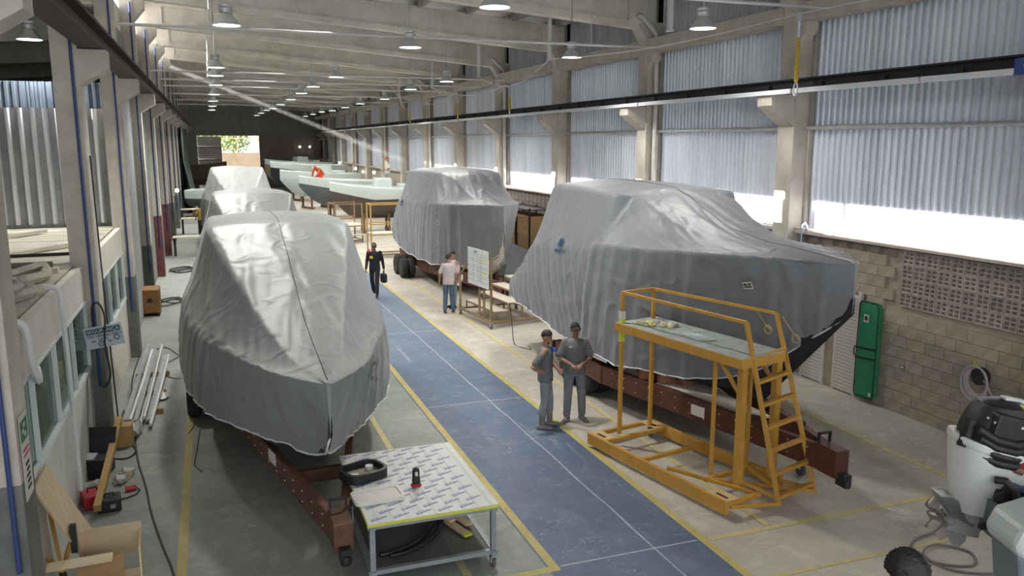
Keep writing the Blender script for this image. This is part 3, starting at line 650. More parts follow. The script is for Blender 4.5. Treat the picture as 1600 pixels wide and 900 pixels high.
def trailer(loc, rz, label, mt, slope=.225, L=9.0, kink=5.2, z0=.44, z1=.78, plates=False, wo=.20, wy=(6.3, 7.25)):
    T = thing('boat_trailer', label, 'trailer', loc, rz, 'boat trailers')
    W = slope * kink
    for s in (-1, 1):
        mb = MB(); mb.beam((s * .05, -.05, (z0 + z1) / 2), (s * W, kink, (z0 + z1) / 2), .10, z1 - z0)
        lg = obj('drawbar', mb, mt, T, bev=.006)
        for k in range(14 if s < 0 else 0):
            u = .05 + k / 15; q = Vector((s * (.05 + u * (W - .05)), -.05 + u * (kink + .05), 0)); 
            for dz in (z0 + .08, z1 - .08): link('bolt', BOLT, lg, (q.x, q.y, dz))
        obj('side_rail', MB().beam((s * W, kink - .1, (z0 + z1) / 2), (s * W, L, (z0 + z1) / 2), .10, z1 - z0), mt, T, bev=.006)
        for y in [q for q in (3.7, 5.6, 7.6) if q < L]:
            obj('bunk_post', MB().b2((s * min(slope * y, W) * .62 - .06, y - .09, z0 + .04), (s * min(slope * y, W) * .62 + .06, y + .09, z1 + .12)), mt, T, bev=.005)
        for y in wy:
            for dx in (0, .26): wheel(None, (s * (W + wo + dx), y, .36), parent=T)
    for y in [q for q in (1.6, 3.6, 5.3, 7.0, 8.9) if q < L + .4]:
        w_ = min(slope * y, W); obj('cross_member', MB().b2((-w_, y - .05, z0 + .05), (w_, y + .05, z1 - .08)), mt, T, bev=.004)
    obj('tongue_head', MB().b2((-.11, -.32, z0 - .02), (.11, .12, z1 + .02)), mt, T, bev=.012)
    mb = MB().b2((-.06, -.44, z0 - .10), (.06, -.28, z0 + .06)); mb.lathe([(.001, -.07), (.05, -.05), (.06, 0), (.05, .05), (.001, .07)], (0, -.42, z0 - .06), 12)
    obj('coupler', mb, M('black iron', (.015, .015, .017), rough=.5), T, True)
    mb = MB(); mb.b2((-.10, .02, z1), (-.08, .06, z1 + .16)); mb.b2((.08, .02, z1), (.10, .06, z1 + .16)); mb.b2((-.10, .02, z1 + .14), (.10, .06, z1 + .17)); obj('handle', mb, MATS['black iron'], T)
    c = caster(T, (.24, .75, .42), .11)
    obj('jack_post', MB().tube([(.24, .75, .40), (.24, .75, z1 + .05)], .035, 8), MATS['black iron'], T, True)
    pl = obj('data_plate', MB().beam((-slope * 2.2 - .065, 2.06, .62), (-slope * 2.2 - .065 - .065, 2.34, .62), .006, .17), M('plate white', (.60, .58, .55), rough=.5), T)
    obj('print', MB().beam((-slope * 2.2 - .07, 2.10, .63), (-slope * 2.2 - .07 - .05, 2.30, .63), .006, .07), logo_dark, pl)
    if plates:
        mb = MB(); mb.add([(-.25, 1.55, z1 + .01), (.02, .95, z1 + .01), (.02, 3.1, z1 + .01), (-.72, 3.3, z1 + .01)], [(0, 1, 2, 3)]); mb.add([(-.25, 1.55, z1 - .0), (.02, .95, z1 - .0), (.02, 3.1, z1 - .0), (-.72, 3.3, z1 - .0)], [(0, 1, 2, 3)])
        obj('deck_plate', mb, cream, T)
        for q in ((-.55, 3.25, z1 + .10), (-.30, 3.05, z1 + .11), (-.72, 3.62, z1 + .09)):
            obj('wood_chock', MB().box(q, (.26, .20, .17), Matrix.Rotation(.4 + q[0], 3, 'Z')), M('red wood', (.20, .075, .04), (.30, .12, .07), 4, .8), T, bev=.01)
        for y0, y1 in ((3.95, 4.25), (4.45, 4.95)):
            obj('reflector_strip', MB().beam((-slope * y0 - .062, y0, z1 + .13), (-slope * y1 - .062, y1, z1 + .16), .006, .09), M('white strip', (.72, .69, .66), rough=.5), T)
    return T
trailer((7.61, 8.42, 0), 0, 'dark red boat trailer with cream deck plate under the largest covered boat', rust, .225, 6.7, 4.7, plates=True, wo=-.34, wy=(5.45, 6.22))
trailer((7.85, 22.3, 0), 0, 'brown boat trailer with black dual tyres under the covered boat ', rust, .225, 8.8, 4.6)
trailer((1.14, 8.75, 0), .01, 'worn rusty boat trailer whose tongue reaches the white table', rust_b, .205, 8.6, 5.4, z0=.40, z1=.70)

trailer((1.10, 18.6, 0), 0, 'rusty boat trailer hidden beneath the second covered boat in the row', rust_b, .205, 8.6, 5.4, z0=.40, z1=.70)
trailer((1.25, 35.1, 0), 0, 'rusty boat trailer beneath the pale covered boat farthest in the row', rust_b, .205, 8.6, 5.4, z0=.40, z1=.70)
# ================================================================== LAMPS, PIPES, HOISTS
lampgrey = M('lamp reflector', (.50, .51, .51), (.60, .61, .61), 5, .35, .55)
glow = M('lamp glow', (.8, .9, .85), rough=.4, emit=(.85, 1.0, .93), es=5.0)
def lamp_proto():
    root = thing('high_bay_lamp', '', 'lamp')
    obj('reflector', MB().lathe([(.245, .0), (.252, .012), (.225, .05), (.15, .14), (.105, .21), (.10, .22)], (0, 0, 0), 24, caps=False), lampgrey, root, True)
    mb = MB().lathe([(.115, .22), (.125, .23), (.125, .30), (.115, .31), (.105, .315), (.125, .325), (.125, .37), (.10, .385), (.001, .385)], (0, 0, 0), 20); obj('driver', mb, lampgrey, root, True)
    obj('diffuser', MB().lathe([(.001, .012), (.235, .012), (.238, .006), (.001, .002)], (0, 0, 0), 24), glow, root, True)
    return root
LAMPS = [(8.9, 13.82, 'nearest high bay lamp against the window wall'), (4.42, 12.84, 'high bay lamp cut by the top edge of the picture'), (4.45, 18.8, 'high bay lamp hanging centrally over the nearest covered boat'), (8.78, 19.56, 'high bay lamp in front of the second window column'),
         (.47, 16.46, 'darkest near lamp hanging beside the blue-piped columns'), (.37, 25.7, 'second lamp in the row beside the columns'), (.4, 28.8, 'third lamp in the row beside the columns'), (4.13, 28.1, 'second lamp in the middle row'), (3.99, 33.2, 'third lamp in the middle row'), (4.03, 37.8, 'fourth lamp in the middle row'),
         (8.1, 28.8, 'glowing oval lamp at the third window column'), (7.9, 33.5, 'glowing oval lamp beside a hanging post'), (8.44, 41.4, 'small lamp in front of the wavy cable'), (-3.34, 20.1, 'lamp in the side bay above the ribbed wall')]
ORD = ('fourth', 'fifth', 'sixth', 'seventh', 'eighth', 'ninth', 'tenth', 'eleventh')
for k in range(5): LAMPS.append((.45, 33.5 + k * 6.5, 'distant lamp, %s in the row beside the columns' % ORD[k]))
for k in range(6): LAMPS.append((4.1, 43.5 + k * 6, 'distant lamp, %s in the middle row' % ORD[k + 1]))
for k in range(6): LAMPS.append((8.2, 47 + k * 5.5, 'distant lamp, %s in the row by the window wall' % ORD[k + 1]))
proto = None
for i, (x, y, lab) in enumerate(LAMPS):
    if proto is None: L_ = proto = lamp_proto()
    else: L_ = copy_tree(proto)
    L_.location = (x, y, 6.9 if y < 60 else 7.0); L_['label'] = lab + (' under the roof beams' if len(lab.split()) < 5 else '')
    L_['group'] = 'distant high bay lamps ' + lab.split('the ')[-1] if lab.startswith('distant') else 'high bay lamps'
    zt = (zb(x) + 1.065 if x > -2 else 8.3) - L_.location.z
    obj('hanging_rod', MB().tube([(0, 0, .38), (0, 0, zt)], .008, 5), galv, L_, True)
    ld = bpy.data.lights.new('lamp_light', 'SPOT'); ld.energy = 330; ld.spot_size = 2.5; ld.spot_blend = .6; ld.shadow_soft_size = .22; ld.color = (1.0, .99, .94)
    lo = link('lamp_light', ld, L_, (0, 0, -.03))
pgrey = M('pipe light grey', (.55, .55, .54), rough=.4, metal=.2)
for i, (y, z) in enumerate(((12.9, 7.25), (18.9, 7.15), (30.6, 7.15), (34.6, 7.15), (38.5, 7.15), (44.5, 7.15), (50.5, 7.15), (56.5, 7.15))):
    t = thing('conduit_pipe', ('nearest', 'second', 'third', 'fourth', 'fifth', 'sixth', 'seventh', 'eighth')[i] + ' pale overhead conduit pipe spanning the hall below the beams', 'pipe', (4.7, y, z), group='overhead conduit pipes')
    mb = MB().tube([(-6.3, 0, 0), (6.3, 0, 0)], .030, 8); obj('pipe', mb, pgrey, t, True)
    for x in (-4.5, -.6, 1.6, 4.3): obj('drop_rod', MB().tube([(x, 0, 0), (x, 0, zb(x + 4.7) + 1.06 - z)], .010, 6), pgrey, t, True)
posts = []
for i, y in enumerate((14.35, 20.35, 26.35, 32.35, 38.35)):
    t = obj('hanging_post', MB().b2((8.46, y - .04, 6.93), (8.54, y + .04, zb(8.5) + .001)), pgrey)
    obj('end_plate', MB().b2((8.44, y - .07, 6.90), (8.56, y + .07, 6.93)), galv, t); posts.append(Vector((8.5, y, 6.92)))
    tag(t, ('nearest', 'second', 'third', 'fourth', 'fifth')[i] + ' square pale post hanging from the beams near the window wall', 'post', 'hanging posts')
yel = M('yellow strap', (.45, .30, .03), (.60, .44, .05), 60, .6); wire_w = M('white wire', (.62, .62, .61), rough=.5)
hk = []
for i, (y, zt) in enumerate(((12.9, 7.12), (28.5, 6.85), (35.1, 6.9), (44.2, 6.9))):
    t = thing('hoist_strap', ('nearest yellow braided hoist strap with a hook in front of the crane rail', 'second yellow hoist strap hanging past the crane rail', 'third yellow hoist strap hanging past the crane rail', 'farthest yellow hoist strap above the man on the boat')[i], 'hoist', (10.36, y, 5.6), group='yellow hoist straps')
    h = zt - 5.6
    obj('cable_grip', MB().tube([(0, 0, h - .42), (0, 0, h - .12)], .035, 10), galv, t, True); obj('clamp', MB().b2((-.03, -.05, h - .14), (.03, .05, h + .03)), galv, t)
    pts = []; 
    for s in (0, PI):
        obj('strap', MB().tube([(.022 * math.cos(k * .9 + s), .022 * math.sin(k * .9 + s), .30 + (h - .75) * k / 44) for k in range(45)], .024, 6), yel, t, True)
    obj('hook', MB().tube([(0, 0, .32)] + [(0, .055 * math.sin(q), .17 + .12 * math.cos(q)) for q in [k * .45 for k in range(1, 14)]], .014, 8), galv, t, True)
    hk.append(Vector((10.36, y, zt)))
def sagline(a, b, sag, n=16): return [a.lerp(b, k / n) - Vector((0, 0, sag * math.sin(PI * k / n))) for k in range(n + 1)]
seq = [(hk[0] + Vector((.1, -6, .1)), hk[0], .05), (hk[0], posts[1], .15), (posts[1], posts[2] , .5), (posts[2], hk[1], .15), (hk[1], posts[3], .35), (posts[3], hk[2], .2), (hk[2], posts[4], .45), (posts[4], hk[3], .5)]
pts = []
for a, b, s in seq: pts += sagline(a, b, s)[(1 if pts else 0):]
w_ = obj('festoon_cable', MB().tube(pts, .012, 5), wire_w, None, True); tag(w_, 'white sagging festoon cable strung between the hanging posts and hoist straps', 'cable')
# ================================================================== YELLOW LADDER PLATFORM
ylw = M('yellow steel paint', (.40, .205, .032), (.52, .275, .045), 4, .5, bump=.05, lo=.3, hi=.7); yl_lt = M('yellow steel paint edge', (.50, .33, .13), (.58, .40, .18), 4, .5)
deckm = M('dusty deck', (.27, .30, .28), (.40, .43, .40), 5, .8, bump=.3, bscale=20)
ang = math.atan2(.19, .982)     # local: x across (w), y = -s along
sc = thing('ladder_platform', 'yellow steel rolling work platform with a ladder end and grey deck', 'platform', (5.45, 11.25, 0), ang)
def S(s, w_, z): return Vector((w_, -s, z))
def bar(name, a, b, w_=.05, h=.05, m=None, par=None): return obj(name, MB().beam(a, b, w_, h), m or ylw, par or sc, bev=.004)
bar('base_beam', S(-.03, 0, .15), S(2.97, 0, .15), .06, .18); bar('base_beam', S(-.03, 1.27, .15), S(2.75, 1.27, .15), .06, .18)
for s, w0, w1, z in ((0, 0, 1.27, .2), (.36, .0, 1.27, .2), (1.25, 0, 1.27, .21), (2.25, .3, 1.27, .21), (2.95, .0, .62, .2)): bar('cross_bar', S(s, w0, z), S(s, w1, z), .06, .06)
for w_ in (.12, 1.15):
    p = obj('corner_plate', MB().b2(S(.36, w_ - .11, .225) , S(-.03, w_ + .11, .235)), yl_lt, sc); obj('slot', MB().b2(S(.28, w_ - .05, .236), S(.08, w_ + .0, .238)), logo_dark, p)
p = obj('corner_plate', MB().b2(S(2.97, .0, .235), S(2.60, .2, .245)), yl_lt, sc); obj('slot', MB().b2(S(2.9, .05, .246), S(2.7, .09, .248)), logo_dark, p)
PZ = 2.0
for s, w_, z1, th in ((.18, .45, 2.5, .055), (.18, 1.08, 2.5, .055), (2.18, .48, PZ, .045), (2.18, 1.18, PZ, .045)): bar('post', S(s, w_, .2), S(s, w_, z1), th, th)
bar('thick_post', S(2.62, .54, .16), S(2.62, .54, PZ), .10, .10); bar('thick_post', S(2.60, 1.22, .16), S(2.60, 1.22, PZ), .10, .10)
obj('deck', MB().b2((.40, -2.72, PZ + .0), (1.22, -.10, PZ + .02)), deckm, sc)
for w_ in (.40, 1.22): bar('deck_beam', S(.08, w_, PZ - .05), S(2.74, w_, PZ - .05), .04, .13)
for s in (.10, 2.72): bar('deck_beam', S(s, .40, PZ - .05), S(s, 1.24, PZ - .05), .04, .13)
tl = [(S(2.62, .56, 2.47), S(3.14, .78, .06)), (S(2.50, 1.26, 2.50), S(3.08, 1.56, .06))]
for a, b in tl: bar('ladder_rail', a, b, .045, .06)
for k in range(7):
    u = .20 + k * .125; u = min(u, .985)
    bar('rung', tl[0][0].lerp(tl[0][1], u), tl[1][0].lerp(tl[1][1], u), .07, .045)
for w_, e in ((.45, tl[0][0]), (1.08, tl[1][0])): bar('hand_rail', S(.18, w_, 2.50), e, .045, .045)
bar('hand_rail', S(.18, .45, 2.50), S(.18, 1.08, 2.50), .045, .045)
for a, b in ((S(2.2, .48, 1.95), S(2.62, .54, 1.45)), (S(2.2, 1.18, 1.95), S(2.6, 1.22, 1.5)), (S(1.75, .06, .26), S(2.95, .60, .20)), (S(1.8, 1.2, .26), S(3.0, .95, .18)), (S(2.97, .05, .16), S(3.14, .78, .10)), (S(2.3, .3, .24), S(3.1, 1.5, .10)), (S(2.75, 1.27, .16), S(3.08, 1.58, .10)), (S(2.6, .54, .3), S(3.1, .85, .12))): bar('brace', a, b, .04, .05)
for s, w_ in ((.1, .12), (.12, 1.15), (2.55, .9), (2.6, 1.3)): caster(sc, (w_, -s, .15), .065)
obj('tape_band', MB().b2(S(.215, .413, 1.72), S(.145, .487, 2.18)), M('yellow tape', (.55, .55, .03), (.62, .62, .10), 8, .5), sc); obj('tape_band', MB().b2(S(.218, .411, 2.08), S(.142, .489, 2.20)), tagwhite, sc)
for s, w_, z in ((2.35, 1.28, 2.36), (2.75, 1.38, 2.3)):
    obj('cord_loop', MB().tube([S(s - .25 + .25 * k / 8, w_, z + .14 - .03 * k) for k in range(8)] + [S(s + .06 * math.cos(q), w_, z - .12 + .06 * math.sin(q)) for q in [k * .5 for k in range(14)]], .006, 5), M('yellow cord', (.55, .42, .08), rough=.6), sc, True)
# crumpled wrappers on the deck
def crumple(name, n, r, mt, parent=None, loc=(0, 0, 0), sd=1, flat=.6):
    rnd = random.Random(sd); bm = bmesh.new(); bmesh.ops.create_icosphere(bm, subdivisions=2, radius=r)
    for v in bm.verts:
        v.co *= 1 + rnd.uniform(-.4, .35); v.co.z *= flat
        v.co.z = max(v.co.z, -r * flat * .7)
    for v in bm.verts: v.co.z += r * flat * .7
    me = bpy.data.meshes.new(name); bm.to_mesh(me); bm.free(); me.materials.append(mt); return link(name, me, parent, loc)
Rz = Matrix.Rotation(ang, 3, 'Z')
wr_y = M('wrapper yellow', (.55, .45, .14), (.68, .62, .40), 12, .6); wr_w = M('wrapper white', (.55, .54, .50), (.40, .38, .34), 9, .6)
for k, (s, w_) in enumerate(((.42, .62), (.50, .75), (.58, .68), (.66, .86), (.74, .80), (.80, .95), (.86, .84), (.52, .90))):
    q = Rz @ S(s, w_, PZ + .02) + Vector((5.45, 11.25, 0)); o = crumple('wrapper', 1, .055 + .012 * (k % 3), wr_y if k % 2 == 0 else wr_w, None, q, k + 3)
    tag(o, ('crumpled ' + ('yellow', 'white')[k % 2] + ' wrapper in the litter on the ladder platform deck'), 'wrapper', ('yellow', 'white')[k % 2] + ' wrappers on the ladder platform')
q = Rz @ S(1.55, .75, PZ + .02) + Vector((5.45, 11.25, 0)); o = crumple('plastic_film', 1, .16, M('clear film', (.55, .58, .57), rough=.25), None, q, 33, .22); o.scale = (1.6, .8, 1); o.rotation_euler.z = -1.2
tag(o, 'crinkled clear plastic film in the middle of the platform deck', 'plastic film')
# ================================================================== WHITE TABLE
tb = thing('work_table', 'low rolling work table topped with printed white film', 'table', (2.1, 9.22, 0))
tg_ = M('grey table steel', (.25, .27, .28), (.32, .34, .35), 5, .5, .3); film = M('white film', (.62, .63, .60), (.68, .69, .67), 3, .35)
X0, X1, Y0, Y1, TZ = -.73, .75, -1.02, 1.04, .78
for x in (X0 + .05, X1 - .05):
    for y in (Y0 + .06, Y1 - .06):
        obj('leg', MB().b2((x - .03, y - .03, .12), (x + .03, y + .03, TZ - .03)), tg_, tb, bev=.004); caster(tb, (x, y, .13), .055)
for a, b in (((X0, Y0 + .03), (X1, Y0 + .09)), ((X0, Y1 - .09), (X1, Y1 - .03)), ((X0 + .02, Y0), (X0 + .08, Y1)), ((X1 - .08, Y0), (X1 - .02, Y1))):
    obj('top_frame', MB().b2((*a, TZ - .09), (*b, TZ - .035)), tg_, tb); obj('low_frame', MB().b2((*a, .16), (*b, .21)), tg_, tb)
obj('shelf', MB().b2((X0 + .08, Y0 + .09, .185), (X1 - .08, Y1 - .09, .20)), M('dark shelf', (.075, .068, .062), (.12, .11, .10), 4, .6), tb)
top = obj('tabletop', MB().b2((X0, Y0, TZ - .035), (X1, Y1, TZ)), film, tb)
obj('yellow_edge', MB().b2((X0 - .006, Y0 - .006, TZ - .04), (X1 + .006, Y0, TZ - .008)), MATS['yellow tape'], top); obj('yellow_edge', MB().b2((X0 - .006, Y0, TZ - .04), (X0, Y1, TZ - .008)), MATS['yellow tape'], top)
strip = M('film grey stripe', (.585, .585, .555), rough=.4)
for k in range(9): obj('film_stripe', MB().b2((X0 + .10 + .16 * k, Y0, TZ), (X0 + .13 + .16 * k, Y1, TZ + .0008)), strip, top)
pb_ = M('film print blue', (.05, .10, .32), rough=.5)
mb = MB()
for k in range(9): mb.b2((-.105 + .023 * k, -.012 + .004 * (k % 2), 0), (-.088 + .023 * k, .012 - .003 * (k % 3), .0006))
for k in range(11): mb.b2((-.10 + .012 * k, .024, 0), (-.092 + .012 * k, .032, .0006))
pm_ = mb.mesh('film_print', pb_)
for j in range(13):
    for i in range(6):
        x = X0 + .14 + i * .25 + (.12 if j % 2 else 0); y = Y0 + .09 + j * .158
        if x > X1 - .10: continue
        o = link('film_print', pm_, top, (x, y, TZ + .0016), (0, 0, .42)); o.scale = (.95, 1.25, 1)
# things on the table
fr = thing('hatch_ring', 'black rounded frame with two white cups on the table edge', 'frame', (1.55, 9.50, TZ + .001), .35)
def rrect(w, h, r, n=7):
    out = []
    for cx, cy, a0 in ((w / 2 - r, h / 2 - r, 0), (-w / 2 + r, h / 2 - r, PI / 2), (-w / 2 + r, -h / 2 + r, PI), (w / 2 - r, -h / 2 + r, 1.5 * PI)):
        for k in range(n + 1): q = a0 + PI / 2 * k / n; out.append((cx + r * math.cos(q), cy + r * math.sin(q)))
    return out
o1, o2 = rrect(.54, .44, .14), rrect(.46, .36, .11)
mb = MB(); n = len(o1); mb.grid([[(*p, 0) for p in o1], [(*p, .11) for p in o1], [(*p, .115) for p in o2], [(*p, .012) for p in o2], [(*p, 0) for p in o2]], closed=True)
obj('rim', mb, M('black plastic', (.012, .013, .015), rough=.45), fr, True); obj('inner_panel', MB().prism([(*p, 0) for p in o2], (0, 0, .003), (0, 0, .03)), M('tan board', (.30, .24, .16), (.40, .33, .23), 5, .7), fr)
for x, y in ((-.15, -.06), (.13, .08)): obj('cup', MB().lathe([(.001, 0), (.045, 0), (.05, .05), (.045, .05), (.001, .035)], (x, y, .03), 16), hull_white, fr, True)
ld_ = thing('white_hatch_lid', 'cream white hatch lid with a raised rim overhanging the table corner', 'lid', (1.60, 8.84, TZ + .001), .06)
o1 = rrect(.58, .36, .07); o2 = rrect(.50, .29, .05)
mb = MB(); mb.prism([(*p, 0) for p in o1], (0, 0, 0), (0, 0, .028)); obj('panel', mb, M('cream gelcoat', (.66, .64, .58), rough=.35), ld_)
mb = MB(); mb.grid([[(*p, .028) for p in o1], [(*p, .045) for p in o1], [(*p, .045) for p in o2], [(*p, .028) for p in o2]], closed=True); obj('rim', mb, MATS['cream gelcoat'], ld_)
obj('wood_edge', MB().prism([(*p, 0) for p in rrect(.572, .352, .07)], (0, 0, -.0), (0, 0, .012)), M('pink wood', (.42, .22, .15), rough=.7), ld_)
pt = thing('polisher', 'black bottle-shaped power tool with a red foot standing on the table', 'tool', (2.09, 9.0, TZ + .001))
obj('foot', MB().lathe([(.001, 0), (.062, 0), (.066, .012), (.05, .032), (.001, .034)], (0, 0, 0), 20), M('red plastic', (.45, .02, .03), rough=.4), pt, True)
obj('body', MB().lathe([(.045, .03), (.05, .06), (.047, .10), (.043, .13), (.044, .18), (.038, .21), (.02, .225), (.001, .228)], (0, 0, 0), 20), MATS['black plastic'], pt, True)
obj('label', MB().b2((-.02, -.0475, .14), (.012, -.043, .19)), tagwhite, pt)
# hoses and boards on the shelf
for k, (dx, r) in enumerate(((0, .028), (.10, .024))):
    pts = [(1.55 + dx + .85 * math.sin(q * .9), 8.52 - dx * .6 + .9 * (1 - math.cos(q)), .235) for q in [i * .085 for i in range(18)]]
    o = obj('rubber_hose', MB().tube(pts, r, 10), M('black hose', (.015, .015, .017), rough=.4), None, True); tag(o, ('thicker', 'thinner')[k] + ' bent black rubber hose on the table shelf', 'hose', 'hoses on the shelf')
for k, (x0, y0, x1, y1, m_) in enumerate(((2.30, 9.75, 2.62, 8.65, 0), (2.40, 9.8, 2.70, 8.85, 1), (2.20, 9.7, 2.52, 8.95, 1))):
    o = obj('wood_board', MB().beam((x0, y0, .225 + .03 * k), (x1, y1, .225 + .03 * k), .10, .028), M('pale board', (.50, .38, .22), (.60, .47, .30), 4, .7, stretch=(6, 1, 1)), None, bev=.003)
    tag(o, ('wide pale board with a yellow taped end on the table shelf', 'narrow pale board beside the table leg on the shelf', 'middle pale board lying on the other boards under the table')[k], 'board', 'boards on the shelf')
    if k == 0: obj('taped_end', MB().beam((2.605, 8.71, .226), (2.625, 8.64, .226), .104, .031), MATS['yellow tape'], o)
# ================================================================== STEP STAND WITH WHITEBOARD
st = thing('step_stand', 'bronze wheeled step stand holding the schedule board beside the covered boats', 'step stand', (6.66, 19.72, 0), .10)
br = M('bronze paint', (.22, .155, .075), (.30, .21, .11), 5, .45, .25); ply = M('pale plywood', (.55, .47, .38), (.62, .55, .46), 3, .7)
def sb(name, a, b, w_=.05, h=.05): return obj(name, MB().beam(a, b, w_, h), br, st)
for a, b in (((0, 0, .18), (0, 2.1, .18)), ((0, 0, .18), (1.75, 0, .18)), ((1.75, 0, .18), (1.75, 2.1, .18)), ((0, 2.1, .18), (1.75, 2.1, .18))): sb('base_rail', a, b)
for x, y in ((0, 0), (0, 2.1), (1.75, 0), (1.75, 2.1)): caster(st, (x, y, .17), .075)
sb('post', (0, 0, .18), (0, 0, 1.95)); sb('post', (0, 2.1, .18), (0, 2.1, 1.15)); sb('post', (0, .45, .18), (0, .45, 1.05)); sb('post', (0, .75, .18), (0, .75, .95))
sb('brace', (0, 2.1, 1.15), (0, .9, 2.0), .04, .04)
for k in range(4):
    z = .40 + .20 * k; x0 = .15 + .40 * k
    sb('step_rail', (x0, .10, z), (x0, 2.0, z), .04, .04); sb('step_rail', (x0 + .38, .10, z), (x0 + .38, 2.0, z), .04, .04); sb('post', (x0, 2.0, .18), (x0, 2.0, z), .035, .035); sb('post', (x0, .1, .18), (x0, .1, z), .035, .035); sb('post', (x0 + .38, 1.2, .18), (x0 + .38, 1.2, z), .035, .035)
    obj('tread', MB().b2((x0 - .01, .1, z + .02), (x0 + .40, 2.0, z + .04)), ply, st)
bd = thing('schedule_board', 'white schedule board with ruled rows and yellow marks on the step stand', 'board', (6.60, 19.68, 1.06), .12)
obj('panel', MB().b2((-.03, .0, 0), (-.012, 1.28, .98)), M('board white', (.62, .63, .62), rough=.5), bd)
ink = M('board ink', (.20, .24, .28), rough=.6); hi_ = M('highlighter', (.60, .60, .12), rough=.6)
for k, z in enumerate((.84, .78, .70, .64, .52, .47, .40, .30, .24, .12)): obj('ruled_line', MB().b2((-.033, .03, z), (-.0305, 1.25, z + .008)), ink, bd)
for y in (.38, .66, .92): obj('ruled_line', MB().b2((-.033, y, .03), (-.0305, y + .008, .95)), ink, bd)
for y, z in ((.10, .70), (.12, .36)): obj('highlight', MB().b2((-.034, y, z), (-.031, y + .30, z + .04)), hi_, bd)
for k in range(12): obj('handwriting', MB().b2((-.0335, .42 + .02 * (k % 3), .16 + .055 * k), (-.031, .60 - .03 * (k % 4), .175 + .055 * k)), ink, bd)
obj('drawing', MB().b2((-.0335, .72, .86), (-.031, .86, .93)), ink, bd)
# ================================================================== FAR YELLOW PLATFORMS, CRATES
def small_platform(loc, rz, w_, d, h, label, mt):
    t = thing('access_platform', label, 'platform', loc, rz, 'access platforms by the far boats')
    for x in (0, w_):
        for y in (0, d): obj('post', MB().b2((x - .03, y - .03, .06), (x + .03, y + .03, h)), mt, t)
    for z in (.10, h * .42, h * .62, h - .03):
        for a, b in (((0, 0), (w_, 0)), ((0, d), (w_, d)), ((0, 0), (0, d)), ((w_, 0), (w_, d))):
            if z > h * .6 and a == (w_, 0) and b == (w_, d): continue
            obj('rail', MB().beam((*a, z), (*b, z), .045, .045), mt, t)
    obj('tread', MB().b2((0, 0, h * .42 + .03), (w_, d, h * .42 + .06)), ply, t); obj('tread', MB().b2((-.1, -.35, h * .2), (w_, 0, h * .2 + .03)), ply, t)
    for x in (0, w_): caster(t, (x, 0, .1), .05)
    return t
yp2 = M('ochre paint', (.34, .22, .06), (.44, .29, .09), 5, .5)
small_platform((6.25, 34.2, 0), 0, 1.9, .9, 2.25, 'ochre access platform at the stern of the covered boat with dual tyres', yp2)
small_platform((5.55, 39.6, 0), .1, 1.3, 1.4, 1.9, 'brown access platform in front of the brown-masked hull', M('brown paint', (.26, .16, .08), (.33, .21, .11), 5, .5))
crate_m = M('crate plywood', (.30, .17, .075), (.40, .24, .11), 2, .7, stretch=(1, 1, 4))
shelf = thing('storage_rack', 'dark steel storage rack holding plywood crates below the window sill', 'rack', (10.72, 27.75, 0))
for y in (-1.38, 0, 1.38):
    for x in (-.4, .4): obj('upright', MB().b2((x - .03, y - .03, 0), (x + .03, y + .03, 2.55)), steel_dark, shelf)
for z in (.95, 2.5): obj('shelf', MB().b2((-.43, -1.41, z - .04), (.43, 1.41, z)), steel_dark, shelf)
for k, y in enumerate((27.06, 28.44)):
    c = thing('plywood_crate', ('plywood crate on the storage rack nearer the window column', 'plywood crate on the storage rack next to the covered boat bow')[k], 'crate', (10.72, y, .951), group='plywood crates on the rack')
    obj('box', MB().b2((-.36, -.60, 0), (.36, .60, 1.30)), crate_m, c)
    for z in (.05, .62, 1.22): obj('batten', MB().b2((-.38, -.60, z), (-.36, .60, z + .07)), crate_m, c)
o = obj('grey_panel', MB().beam((9.6, 26.0, .02), (10.15, 26.4, 1.15), 1.6, .03, (0, 1, 0)), M('grey panel paint', (.22, .25, .25), (.28, .31, .31), 3, .6)); tag(o, 'grey flat panel leaning near the storage rack', 'panel')
# ================================================================== WALL FITTINGS ON THE BLOCK WALL
shut = M('white louvre', (.56, .52, .48), (.64, .60, .56), 3, .55); shut_g = M('louvre gap', (.20, .18, .16), rough=.8)
for i, (ya, yb) in enumerate(((11.93, 12.50), (12.82, 13.44))):
    d = obj('door_%d' % (i + 2), MB().b2((11.36, ya, 0), (11.40, yb, 2.0)), shut_g); struct(d)
    sl = MB().b2((11.335, ya + .03, -.030), (11.362, yb - .03, .030)).mesh('slat', shut)
    for k in range(28): link('slat', sl, d, (0, 0, .06 + k * .069))
    obj('door_frame', MB().b2((11.33, ya - .03, 0), (11.40, ya + .03, 2.03)), shut, d); obj('door_frame', MB().b2((11.33, yb - .03, 0), (11.40, yb + .03, 2.03)), shut, d)
obj('door_pier', MB().b2((11.36, 12.53, 0), (11.43, 12.79, 2.02)), mortar, wr); obj('door_lintel', MB().b2((11.38, 11.9, 2.03), (11.43, 13.48, 2.06)), mortar, wr)
gb = thing('rescue_bag', 'tall green padded bag with black straps hanging on the block wall', 'bag', (11.305, 11.60, .10))
grn = M('green canvas', (.012, .17, .07), (.018, .22, .09), 4, .6, bump=.3, bscale=18); blk_s = M('black strap', (.012, .012, .012), rough=.7)
o1 = [(y * .25, z) for y, z in ((-.92, .0), (.82, -.02), (.92, .06), (.95, 1.0), (.90, 1.74), (.75, 1.80), (-.75, 1.80), (-.95, 1.70), (-1.0, .9), (-1.0, .08))]
mb = MB(); mb.prism([(0, y, z) for y, z in o1], (-.055, 0, 0), (.055, 0, 0)); obj('body', mb, grn, gb, bev=.03); obj('piping', MB().tube([(-.057, y, z) for y, z in o1], .010, 6, closed=True), blk_s, gb, True)
